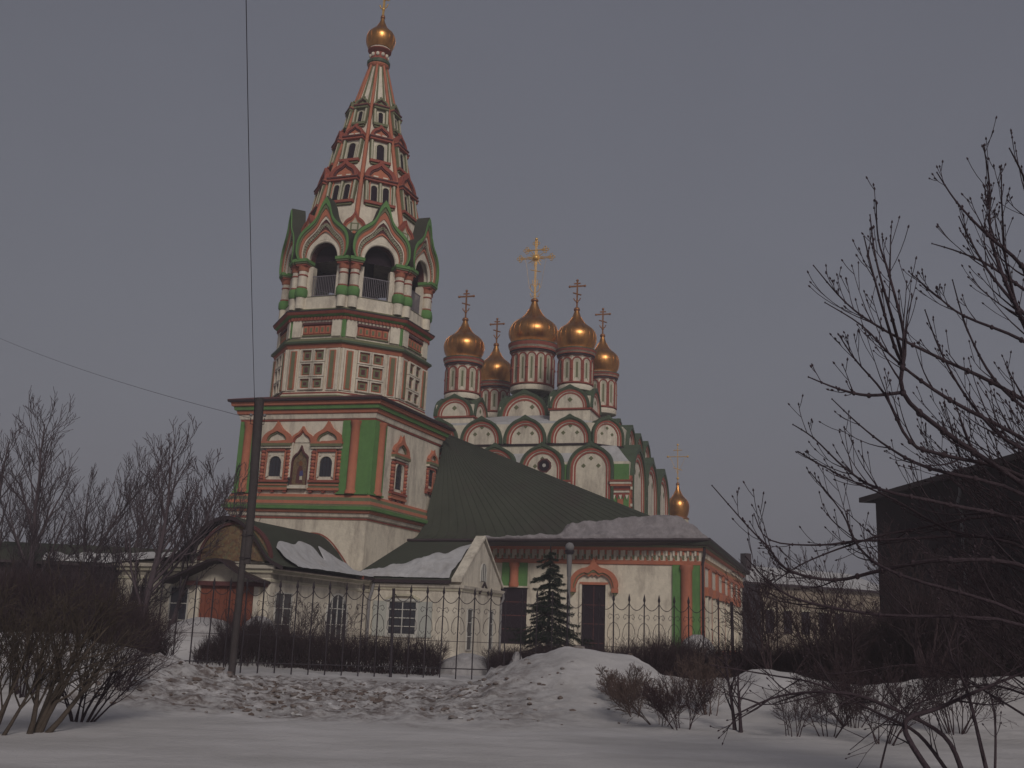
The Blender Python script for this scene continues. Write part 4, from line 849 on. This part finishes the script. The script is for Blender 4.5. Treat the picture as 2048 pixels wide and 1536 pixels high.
# ================================================================== TREES AND SHRUBS
def rvec(rng,s=1): return Vector((rng.uniform(-s,s),rng.uniform(-s,s),rng.uniform(-s,s)))
def grow(mb,p,d,length,r,lvl,rng,m,up=.25,wig=.25,kids=5,ang=(25,50),ratio=(.45,.7),segs=5,n=4,minr=.004,buds=False,start=.25):
    pts=[Vector(p)];rad=[r];d=Vector(d).normalized(); sl=length/segs
    for i in range(segs):
        d=(d+rvec(rng,wig)*.5+Vector((0,0,up*.25))).normalized(); pts.append(pts[-1]+d*sl); rad.append(max(minr,r*(1-.75*(i+1)/segs)))
    mb.tube(pts,rad,m,n if lvl>1 else 3,cap=False)
    if buds:
        mb.tube([pts[-1],pts[-1]+d*.012,pts[-1]+d*.03],[rad[-1]*1.2+.003,rad[-1]*1.7+.004,.002],m,5)
    if lvl<=0: return
    for j in range(kids):
        t=start+(1-start)*(j+rng.random()*.8)/kids; x=t*segs; i=min(int(x),segs-1); q=pts[i].lerp(pts[i+1],x-i); dd=(pts[i+1]-pts[i]).normalized()
        ax=dd.cross(rvec(rng)).normalized() if True else 0; nd=Matrix.Rotation(R(rng.uniform(*ang)),3,ax)@dd
        grow(mb,q,nd,length*rng.uniform(*ratio)*(1.15-.5*t),max(minr,rad[i]*.6),lvl-1,rng,m,up,wig,max(2,kids-1),ang,ratio,max(3,segs-1),n,minr,buds,start)
def bare_tree(pos,h,r,label,seed,m='bark',lean=(0,0),kids=7,lvl=3,name='bare_tree',stems=1,up=.5,group=None,minr=.008,trunkfrac=.5,spread=(22,48),cat_='tree'):
    rng=random.Random(seed); root=empty(name,pos); tag(root,label,cat_,group); T=MB(); C=MB()
    for s in range(stems):
        a=rng.uniform(0,6.28); d=Vector((lean[0]+(.35*math.cos(a) if stems>1 else 0),lean[1]+(.35*math.sin(a) if stems>1 else 0),1)).normalized()
        hh=h*rng.uniform(.8,1) if stems>1 else h; pts=[Vector((0,0,-.2))];rad=[r*1.25];k=8
        for i in range(k): d=(d+rvec(rng,.09)).normalized(); pts.append(pts[-1]+d*hh/k); rad.append(max(minr,r*(1-.85*(i+1)/k)))
        T.tube(pts,rad,m,7)
        nk=kids*2
        for j in range(nk):
            t=.22+.75*(j+rng.random())/nk; x=t*k; i=min(int(x),k-1); q=pts[i].lerp(pts[i+1],x-i); dd=(pts[i+1]-pts[i]).normalized()
            nd=Matrix.Rotation(R(rng.uniform(*spread)),3,dd.cross(rvec(rng)).normalized())@dd
            grow(C,q,nd,hh*trunkfrac*(1.1-.75*t)*rng.uniform(.7,1.1),rad[i]*.55,lvl-1,rng,m,up,.3,5,(20,45),(.4,.65),5,4,minr)
    T.build('trunk',root); C.build('crown',root); return root
GT='leafless trees beyond the shed'
for (px,Y,top,r,lean,lab,sd) in ((268,43,850,.17,(.03,0),'leafless tree with a thick upright trunk left of the porch',1),(322,46,900,.12,(.12,0),'leafless tree leaning right behind the porch roof',2),(100,56,870,.15,(.28,0),'leafless tree leaning strongly right above the shed',3),(40,50,790,.16,(.1,0),'tall leafless tree at the far left edge',4),(175,60,880,.15,(.2,0),'leaning leafless tree behind the middle of the shed',5),(395,50,930,.10,(.18,0),'slender leafless tree just left of the tower',6),(-40,52,830,.16,(.1,0),'leafless tree outside the left edge of the shed',7),(215,55,905,.12,(.22,0),'thin leafless tree leaning right over the right end of the shed roof',8),(130,58,930,.13,(.3,0),'short leafless tree leaning right behind the shed roof',9),(10,54,870,.12,(.12,0),'thin leafless tree behind the left end of the shed',10),(350,56,960,.1,(.1,0),'small leafless tree behind the left flank of the porch roof',11)):
    P=at(px,1290,Y); h=at(px,top,Y).z; bare_tree((P.x,Y,0),h*.9,r,lab,sd,'twigfar',lean,9,3,group=GT,minr=.011)
# low scrub over the shed
for i,(px,Y,top) in enumerate(((60,47,1040),(150,46.5,1060),(215,46,1080))):
    P=at(px,1290,Y); bare_tree((P.x,Y,0),at(px,top,Y).z,.07,('bare bush growing against the left end of the shed','bare bush in front of the middle of the shed','bare bush in front of the right end of the shed')[i],20+i,'bark',(.05,0),6,3,'bare_bush',4,group='bare bushes along the shed',minr=.01,cat_='bush')
# hedges: dense leafless twigs, one object each
def hedge(name,pts,depth,h,N,label,seed,m='twig',r=.008,top=.35,spread=.35,cat_='hedge'):
    rng=random.Random(seed); mb=MB(); o=pts[0]
    L_=[(Vector((pts[i+1][0]-pts[i][0],pts[i+1][1]-pts[i][1]))).length for i in range(len(pts)-1)]; tot=sum(L_)
    for _ in range(int(N*.5)):
        x=rng.random()*tot; i=0
        while i<len(L_)-1 and x>L_[i]: x-=L_[i]; i+=1
        t=x/L_[i]; bx=pts[i][0]+(pts[i+1][0]-pts[i][0])*t; by=pts[i][1]+(pts[i+1][1]-pts[i][1])*t+rng.uniform(-depth,depth); hh=(pts[i][2]+(pts[i+1][2]-pts[i][2])*t)*h*rng.uniform(.6,1.08)
        bz=gh(bx,by)-.05; d=Vector((rng.uniform(-spread,spread),rng.uniform(-spread,spread),1)).normalized(); p=Vector((bx-o[0],by-o[1],bz)); k1=p+d*hh*.45; d2=(d+rvec(rng,.35)).normalized(); k2=k1+d2*hh*.55
        mb.tube([p,k1,k2],[r*1.5,r,r*.4],m,3,cap=False)
        for q in range(9):
            s=p.lerp(k1,rng.uniform(.7,1)) if q<3 else k1.lerp(k2,rng.uniform(0,.8)); dd=(d2+rvec(rng,.8)).normalized(); dd.z=abs(dd.z)*.7+.2; l=hh*rng.uniform(.2,.42); mb.tube([s,s+dd*l*.5,s+(dd+rvec(rng,.3)).normalized()*l],[r*.7,r*.5,r*.3],m,3,cap=False)
    ob=mb.build(name,None,(o[0],o[1],0)); tag(ob,label,cat_); return ob
hx=lambda px,Y:(at(px,1300,Y).x,Y)
hedge('hedge',[(*hx(440,39.5),1.0),(*hx(560,39.5),1.05),(*hx(700,39.5),1),(*hx(880,39.5),.95)],.8,1.35,2600,'dark leafless clipped hedge behind the fence below the porch windows',31)
hedge('hedge',[(*hx(980,39.8),.9),(*hx(1040,39.8),1),(*hx(1110,40),1.05),(*hx(1240,40),1.05)],.8,1.15,1500,'dark leafless hedge behind the fence around the spruce',32)
hedge('hedge',[(*hx(1230,31.5),.9),(*hx(1330,31.5),1.05),(*hx(1480,31.5),1.0),(*hx(1580,31.5),.9)],1.6,1.5,2700,'dark leafless thicket behind the snow ridge below the church corner',33)
hedge('thicket',[(*hx(1570,31.5),.68),(*hx(1690,31.5),.8),(*hx(1765,31.5),1.25),(*hx(1850,31),1.3),(*hx(2080,31),1.4)],2.0,2.2,4800,'dense dark thicket filling the right side before the dark building',34,r=.010,cat_='thicket')
hedge('hedge',[(*hx(395,39),.7),(*hx(465,39),.9)],.6,.95,420,'dark leafless hedge left of the utility pole',35)
hedge('thicket',[(*hx(-60,31),1.2),(*hx(90,31),1.2),(*hx(215,31),1.0),(*hx(300,32),.75)],1.6,2.25,4300,'dense brown thicket behind the left snow bank',36,r=.009,cat_='thicket')
# shrubs with visible stems in the foreground and on the banks
def shrub(px,Y,h,label,seed,stems=7,r=.02,spread=.6,m='bark',lean=(0,0),kids=5,lvl=2,minr=.003,group=None,cat_='shrub'):
    rng=random.Random(seed); P=at(px,1290,Y); z=gh(P.x,Y); root=empty('shrub',(P.x,Y,z)); tag(root,label,cat_,group); S1_=MB(); C=MB()
    for s in range(stems):
        a=rng.uniform(0,6.28); d=Vector((lean[0]+spread*math.cos(a)*rng.random(),lean[1]+spread*math.sin(a)*rng.random(),1)).normalized(); pts=[Vector((.1*math.cos(a),.1*math.sin(a),-.1))];rad=[r*1.2];k=6;hh=h*rng.uniform(.7,1.05)
        for i in range(k): d=(d+rvec(rng,.14)).normalized(); pts.append(pts[-1]+d*hh/k); rad.append(max(minr,r*(1-.8*(i+1)/k)))
        S1_.tube(pts,rad,m,5)
        for j in range(kids*2):
            t=.25+.7*(j+rng.random())/(kids*2); x=t*k; i=min(int(x),k-1); q=pts[i].lerp(pts[i+1],x-i); dd=(pts[i+1]-pts[i]).normalized(); nd=Matrix.Rotation(R(rng.uniform(20,55)),3,dd.cross(rvec(rng)).normalized())@dd
            grow(C,q,nd,hh*.5*(1.1-.6*t),rad[i]*.6,lvl-1,rng,m,.35,.35,4,(20,50),(.45,.7),4,3,minr)
    S1_.build('stem',root); C.build('twigs',root); return root
shrub(95,15.6,2.0,'bare shrub with a thick leaning yellowish stem in the bottom left corner',41,5,.045,.35,'barkpale',(.35,.1),6,3)
shrub(10,15.2,2.1,'bare shrub with pale stems cut by the left edge',42,7,.03,.5,'barkpale',(.15,0),6,3)
shrub(180,17.6,1.75,'low bare shrub of many thin stems fanning from one point at lower left',43,11,.018,.7,'bark',(.35,0),6,2)
shrub(60,20,1.9,'bare bush higher on the left snow bank near the edge',44,9,.02,.7,'bark',(.1,0),6,3)
shrub(250,21,1.3,'small bare bush on the slope of the left snow bank',45,8,.014,.8,'bark',(.1,0),5,2)
shrub(150,23.5,1.6,'bare bush on top of the left snow bank',46,8,.016,.7,'bark',(0,0),5,3)
shrub(1470,20,1.55,'bare sapling with a dark trunk standing out of the snow right of the tall mound',51,2,.04,.15,'bark',(0,0),5,2)
shrub(1365,19.6,1.0,'small bare bush on the snow directly left of the sapling',52,9,.011,.9,'twig',(0,0),6,3)
shrub(1275,21.5,.85,'brownish dry bush low on the right shoulder of the tall mound',53,8,.009,1.3,'drybrush',(0,0),5,3)
shrub(1320,20.6,1.15,'brownish bush spreading widest on the right shoulder of the tall mound',61,8,.010,1.5,'drybrush',(0,0),5,3)
shrub(1240,23,.8,'low dry brush near the crest of the tall mound',62,12,.009,1.3,'drybrush',(0,0),6,3)
shrub(1420,22.5,1.3,'dry brush in the dip between the tall mound and the sapling',63,10,.012,.9,'drybrush',(0,0),6,3)
shrub(1700,21.5,1.3,'wide bare bush on the crest of the right snow ridge',64,12,.012,1.1,'twig',(0,0),6,3)
shrub(1900,21,1.6,'bare bush on the right snow ridge near the edge',65,12,.013,1.0,'twig',(0,0),6,3)
shrub(1580,19.2,.9,'little bare bush on the snow to the right of the sapling',54,6,.010,.8,'twig',(0,0),5,2)
shrub(1650,19.5,1.0,'bare twiggy bush in front of the right snow ridge',55,7,.012,.9,'twig',(0,0),5,3)
shrub(1760,18.5,1.2,'bare bush at lower right under the long branches',56,7,.012,.9,'twig',(0,0),5,3)
shrub(600,42.5,2.4,'bare shrub spreading before the porch side wall',57,5,.03,.8,'twig',(.1,0),5,3,.006)
shrub(1550,29,2.8,'bare young tree rising from the thicket right of the church',58,5,.03,.6,'twig',(0,0),6,3,.006)
shrub(1690,29,3.6,'taller bare young tree in the thicket before the dark building',59,6,.04,.6,'twig',(-.1,0),6,3,.006)
shrub(1850,28,3.6,'bare young tree in the thicket near the right edge',60,6,.04,.6,'twig',(-.1,0),6,3,.006)
# snow-capped bushes behind the fence
def snowbush(px,Y,w,h,label,seed):
    P=at(px,1300,Y); mb=MB(); n=20; rings=[]
    for j in range(9):
        t=j/8; rr_=w*max(.04,(1-t**2.2))**.55; z=h*t
        rings.append([Vector((rr_*math.cos(2*PI*i/n)*(1+.5*noise.noise(Vector((i*.7,t*3,seed)))),rr_*.8*math.sin(2*PI*i/n),z*(1+.22*(1-t)*noise.noise(Vector((i*.9,seed,t*2)))))) for i in range(n)])
    mb.loft(rings,'snowheap',True,True,True); o=mb.build('snow_heap',None,(P.x,Y,gh(P.x,Y)-.05)); tag(o,label,'snow heap','snow heaps behind the fence')
snowbush(935,40.6,1.15,.85,'rounded snow heap below the narrow windows of the gabled house',1)
snowbush(1034,39.0,.27,.95,'small ball of snow on a bush left of the spruce foot',2); snowbush(1085,39.0,.22,.85,'small ball of snow under the right side of the spruce',3)
snowbush(515,41,.7,.85,'lumpy snow heap at the foot of the brown doors',4); snowbush(400,41.5,1.3,.8,'wide snow heap left of the brown doors',5)
snowbush(1395,43,.9,1.7,'tall snow heap at the corner of the refectory',6)
# spruce
P=at(1096,1300,42.5); SPR=empty('spruce_tree',(P.x,42.5,0)); tag(SPR,'dark young spruce with drooping tiers before the refectory wall','tree')
hS=at(1096,1085,42.5).z; rng=random.Random(5)
m=MB(); m.tube([(0,0,-.1),(0,0,hS*.6),(0,0,hS)],[.1,.05,.012],'bark',7); m.build('trunk',SPR)
m=MB(); z=.3
def needles(mb,p,q,w):
    n=max(3,int((q-p).length/.030)); ax=(q-p).normalized()
    for i in range(n):
        c=p.lerp(q,i/n)
        for s in range(3):
            d=(ax*.8+rvec(rng,.8)+Vector((0,0,-.15))).normalized()*w*rng.uniform(.6,1.25); sd=d.cross(rvec(rng)).normalized()*.012
            mb.add([c-sd,c+sd,c+d],[(0,1,2)],'needle')
tiers=17
for k in range(tiers):
    t=k/(tiers-1); z0=.25+(hS-.75)*t**.9; L0=(1.95*(1-t)**.85+.22)*rng.choice((.72,1,1.12))
    nb=rng.choice((8,9,10)) if t<.6 else 6
    for j in range(nb):
        z=z0+rng.uniform(-.14,.14); a=2*PI*(j+rng.uniform(-.35,.35))/nb+k*1.9; l=L0*rng.uniform(.55,1.15); dx,dy=math.cos(a),math.sin(a); dr=rng.uniform(.05,.28)
        pts=[Vector((0,0,z)),Vector((dx*l*.35,dy*l*.35,z+.04*l)),Vector((dx*l*.7,dy*l*.7,z-dr*.6*l)),Vector((dx*l,dy*l,z-dr*l+.05*l))]
        m.tube(pts,[.018,.013,.009,.004],'bark',3,cap=False)
        for x in range(3): needles(m,pts[x],pts[x+1],.10)
        for f in (.2,.34,.48,.6,.72,.84,.94):
            x=f*3; q=pts[int(x)].lerp(pts[min(3,int(x)+1)],x-int(x))
            for s in (-1,1):
                e=q+Vector((dx*.6-dy*s*.8,dy*.6+dx*s*.8,-.30+rng.uniform(-.2,.15))).normalized()*l*(1.08-f)*.55*rng.uniform(.6,1.2)+Vector((0,0,-.03)); needles(m,q,e,.095)
for j in range(9): needles(m,Vector((0,0,hS-.95+j*.1)),Vector((0,0,hS-.85+j*.1)),.11)
m.build('crown',SPR)
# ---- big foreground tree at the right edge (trunk outside the frame)
rng=random.Random(77)
TX,TY=6.6,10.6; FT=empty('foreground_tree',(TX,TY,0)); tag(FT,'large near leafless tree with knobbly budded branches reaching in from the right','tree')
o0=Vector((TX,TY,0)); m=MB(); m.tube([(0,0,-.2),(.05,.05,1.2),(-.05,0,2.6),(.05,-.1,3.6),(0,0,4.6)],[.17,.15,.12,.09,.04],'bark',10); m.build('trunk',FT)
m=MB()
BR_=[([(1627,531),(1691,605),(1766,659),(1887,720),(1982,764),(2090,830)],10.2,.016),
([(1752,402),(1757,480),(1779,551),(1810,680),(1806,785),(1887,862),(2009,944),(2100,1010)],9.6,.021),
([(1728,473),(1749,558),(1789,693),(1808,730)],9.6,.011),([(1740,430),(1752,520),(1785,640),(1806,720)],9.6,.010),
([(1650,605),(1725,652),(1799,727),(1900,800),(2080,900)],10.6,.015),
([(1678,670),(1711,720),(1769,788),(1820,883),(1887,910),(2060,960)],10.0,.015),
([(1617,754),(1678,778),(1738,791),(1806,785)],9.6,.011),
([(1586,849),(1627,876),(1691,937),(1759,978),(1900,1010),(2080,1060)],10.8,.014),
([(1664,798),(1718,849),(1779,896),(1860,937),(2070,1000)],11.0,.014),
([(1874,345),(1914,405),(1975,470),(2043,531),(2110,640)],9.8,.016),
([(1967,290),(1979,368),(1981,463),(2010,560),(2090,700)],9.4,.014),([(2019,297),(2050,360),(2095,480)],9.2,.014),
([(1918,433),(1942,483),(1990,560),(2100,680)],10.4,.014),([(1823,548),(1874,592),(1928,632),(2043,680),(2110,740)],10.4,.014),
([(1864,487),(1921,505),(1985,535),(2100,620)],10.8,.013),([(2003,350),(2005,430),(2020,560),(2090,720)],10.2,.012),
([(1424,971),(1495,1052),(1535,1093),(1576,1140),(1670,1160),(1765,1140),(1900,1120),(2090,1150)],11.4,.017),
([(1620,944),(1684,1025),(1718,1095),(1800,1150),(2070,1240)],11.2,.014),
([(1491,1113),(1535,1160),(1600,1200),(1760,1230),(2080,1260)],11.0,.013),
([(1508,1028),(1540,1080),(1640,1090),(1760,1080),(2080,1090)],11.6,.011),
([(1541,1170),(1600,1130),(1700,1090),(1820,1060),(2080,1040)],11.8,.011),
([(1850,620),(1880,700),(1930,790),(2000,870),(2090,930)],10.3,.014),([(1905,560),(1935,660),(1990,760),(2090,850)],10.7,.014),
([(1600,905),(1680,950),(1790,1000),(1900,1060),(2080,1110)],11.3,.012)]
for pts,Y,r in BR_:
    k=len(pts); P=[at(x,y,Y+.35*math.sin(i*1.3+r*900)+(TY-Y)*.8*(i/(k-1))**2)-o0 for i,(x,y) in enumerate(pts)]
    if pts[-1][0]>2050: P.append(Vector((0,0,max(.6,P[-1].z-1.0))))
    P=[Vector(q) for q in cat([tuple(p) for p in P],4)]; n=len(P)
    rad=[.0055+(r-.0055)*min(1,(i/(n-1))*1.6)+(.01*(i/(n-1))**2) for i in range(n)]
    m.tube(P,rad,'bark',5)
    for i in range(0,n-3): 
        if i%2==0 or i==0: m.ball(P[i],rad[i]*1.5,'bark',5,1.2)
        if i>1 and i<n-5 and rng.random()<.46:
            d=(P[i]-P[i+1]).normalized(); 
            for s in ((-1,1) if rng.random()<.35 else (rng.choice((-1,1)),)):
                nd=(d+Vector((rng.uniform(-.3,.3),rng.uniform(-.5,.5),s*.6+.25))).normalized()
                grow(m,P[i],nd,rng.uniform(.3,.8)*(.45 if i<7 else 1),rad[i]*.62,1,rng,'bark',.45,.12,2,(20,38),(.4,.7),5,4,.0038,True,.4)
# extra fine growth deep on the right side
for _ in range(125):
    a=Vector((rng.uniform(-1.4,.1),rng.uniform(-.6,2.0),rng.uniform(.9,3.4))); d=Vector((-rng.uniform(.35,1),rng.uniform(-.3,.4),rng.uniform(.2,.8)))
    grow(m,a,d,rng.uniform(.6,1.25),.010,2,rng,'bark',.35,.2,3,(18,38),(.4,.65),5,4,.0038,True,.25)
m.build('branches',FT)
# low arching stems, bottom right
def stem_thing(pls,loc,label,seed,r=.022):
    rng=random.Random(seed); root=empty('fallen_branches',loc); tag(root,label,'branches'); m=MB()
    for pts,Y,rr_ in pls:
        P=[Vector(q) for q in cat([tuple(at(x,y,Y+.3*math.sin(i*2+Y))-Vector(loc)) for i,(x,y) in enumerate(pts)],5)]; n=len(P); m.tube(P,[rr_*(1-.75*i/(n-1)) for i in range(n)],'bark',6)
        for i in range(2,n-1):
            if rng.random()<.5: d=(P[i]-P[i-1]).normalized(); grow(m,P[i],(d+Vector((0,rng.uniform(-.4,.4),rng.choice((-.5,.6))))).normalized(),rng.uniform(.25,.8),rr_*.4,1,rng,'bark',.3,.3,2,(20,50),(.4,.7),4,3,.003,True)
    m.build('branches',root)
p=at(1930,1560,11.2)
stem_thing([([(1930,1560),(1887,1471),(1771,1411),(1679,1385),(1560,1392),(1470,1430)],11.2,.028),([(1900,1550),(1836,1468),(1757,1427),(1640,1370),(1540,1350),(1420,1330)],11.5,.022),([(1870,1560),(1808,1450),(1880,1415),(1960,1380),(2017,1357),(2080,1330)],10.8,.030),([(1980,1570),(1956,1468),(1940,1400),(1929,1367),(1890,1290)],10.6,.022),([(1990,1550),(1990,1440),(1975,1370),(1950,1300)],10.9,.013),([(2080,1400),(1980,1370),(1880,1390),(1790,1430),(1700,1500)],11.6,.014),([(2080,1450),(1930,1360),(1830,1330),(1700,1345),(1590,1350)],11.8,.013),([(1760,1540),(1790,1440),(1850,1380),(1920,1290)],11.9,.012)],(p.x,11.2,0),'crossing low bare branches arching over the snow in the bottom right corner',88)
HZ=MB(); HZ.box(-400,400,-30,400,-1.2,60,'edge'); hz=HZ.build('haze'); hz.data.materials.clear(); hm=bpy.data.materials.new('haze'); hm.use_nodes=True; hn=hm.node_tree; hn.nodes.clear(); ho=hn.nodes.new('ShaderNodeOutputMaterial'); hv=hn.nodes.new('ShaderNodeVolumePrincipled'); hv.inputs['Color'].default_value=(.86,.82,.90,1); hv.inputs['Density'].default_value=.0016; hn.links.new(hv.outputs[0],ho.inputs['Volume']); hz.data.materials.append(hm); tag(hz,'thin grey haze added over the whole place to lift the dark tones','haze',None,'stuff')  # added volume, there to raise the darkest tones
# ================================================================== LIGHT
wd=bpy.data.worlds.new('World'); S.world=wd; wd.use_nodes=True; nt=wd.node_tree; N=nt.nodes; L_=nt.links
bg=N['Background']; sky=N.new('ShaderNodeTexSky'); sky.sky_type='NISHITA'; sky.sun_disc=False; SE,SA=R(32),R(200)
sky.sun_elevation=SE; sky.sun_rotation=SA; sky.air_density=1.4; sky.dust_density=3.5; sky.ozone_density=1.5
hs=N.new('ShaderNodeHueSaturation'); hs.inputs['Saturation'].default_value=.3; L_.new(sky.outputs[0],hs.inputs['Color'])
mx=N.new('ShaderNodeMix'); mx.data_type='RGBA'; mx.inputs[0].default_value=.82; L_.new(hs.outputs[0],mx.inputs[6]); mx.inputs[7].default_value=(1.07,1.11,1.42,1)
# broken cloud deck: slow large-scale variation of the overcast
tc=N.new('ShaderNodeTexCoord'); cn=N.new('ShaderNodeTexNoise'); cn.inputs['Scale'].default_value=1.3; cn.inputs['Detail'].default_value=5; L_.new(tc.outputs['Generated'],cn.inputs['Vector'])
mr=N.new('ShaderNodeMapRange'); mr.inputs['From Min'].default_value=.3; mr.inputs['From Max'].default_value=.7; mr.inputs['To Min'].default_value=.9; mr.inputs['To Max'].default_value=1.08; L_.new(cn.outputs['Fac'],mr.inputs['Value'])
vm=N.new('ShaderNodeVectorMath'); vm.operation='SCALE'; L_.new(mx.outputs[2],vm.inputs[0]); L_.new(mr.outputs[0],vm.inputs['Scale'])
L_.new(vm.outputs[0],bg.inputs['Color']); bg.inputs['Strength'].default_value=.09
sl=bpy.data.lights.new('sun','SUN'); sl.energy=1.5; sl.angle=R(14); sl.color=(1,.94,.86); so=bpy.data.objects.new('sun',sl); COL.objects.link(so)
sd=Vector((math.sin(R(165))*math.cos(SE),math.cos(R(165))*math.cos(SE),math.sin(SE))); so.rotation_euler=sd.to_track_quat('Z','Y').to_euler(); sky.sun_rotation=R(165)
S.view_settings.view_transform='Standard'; S.view_settings.look='None'; S.view_settings.exposure=0; S.view_settings.gamma=1
S.render.engine='CYCLES'
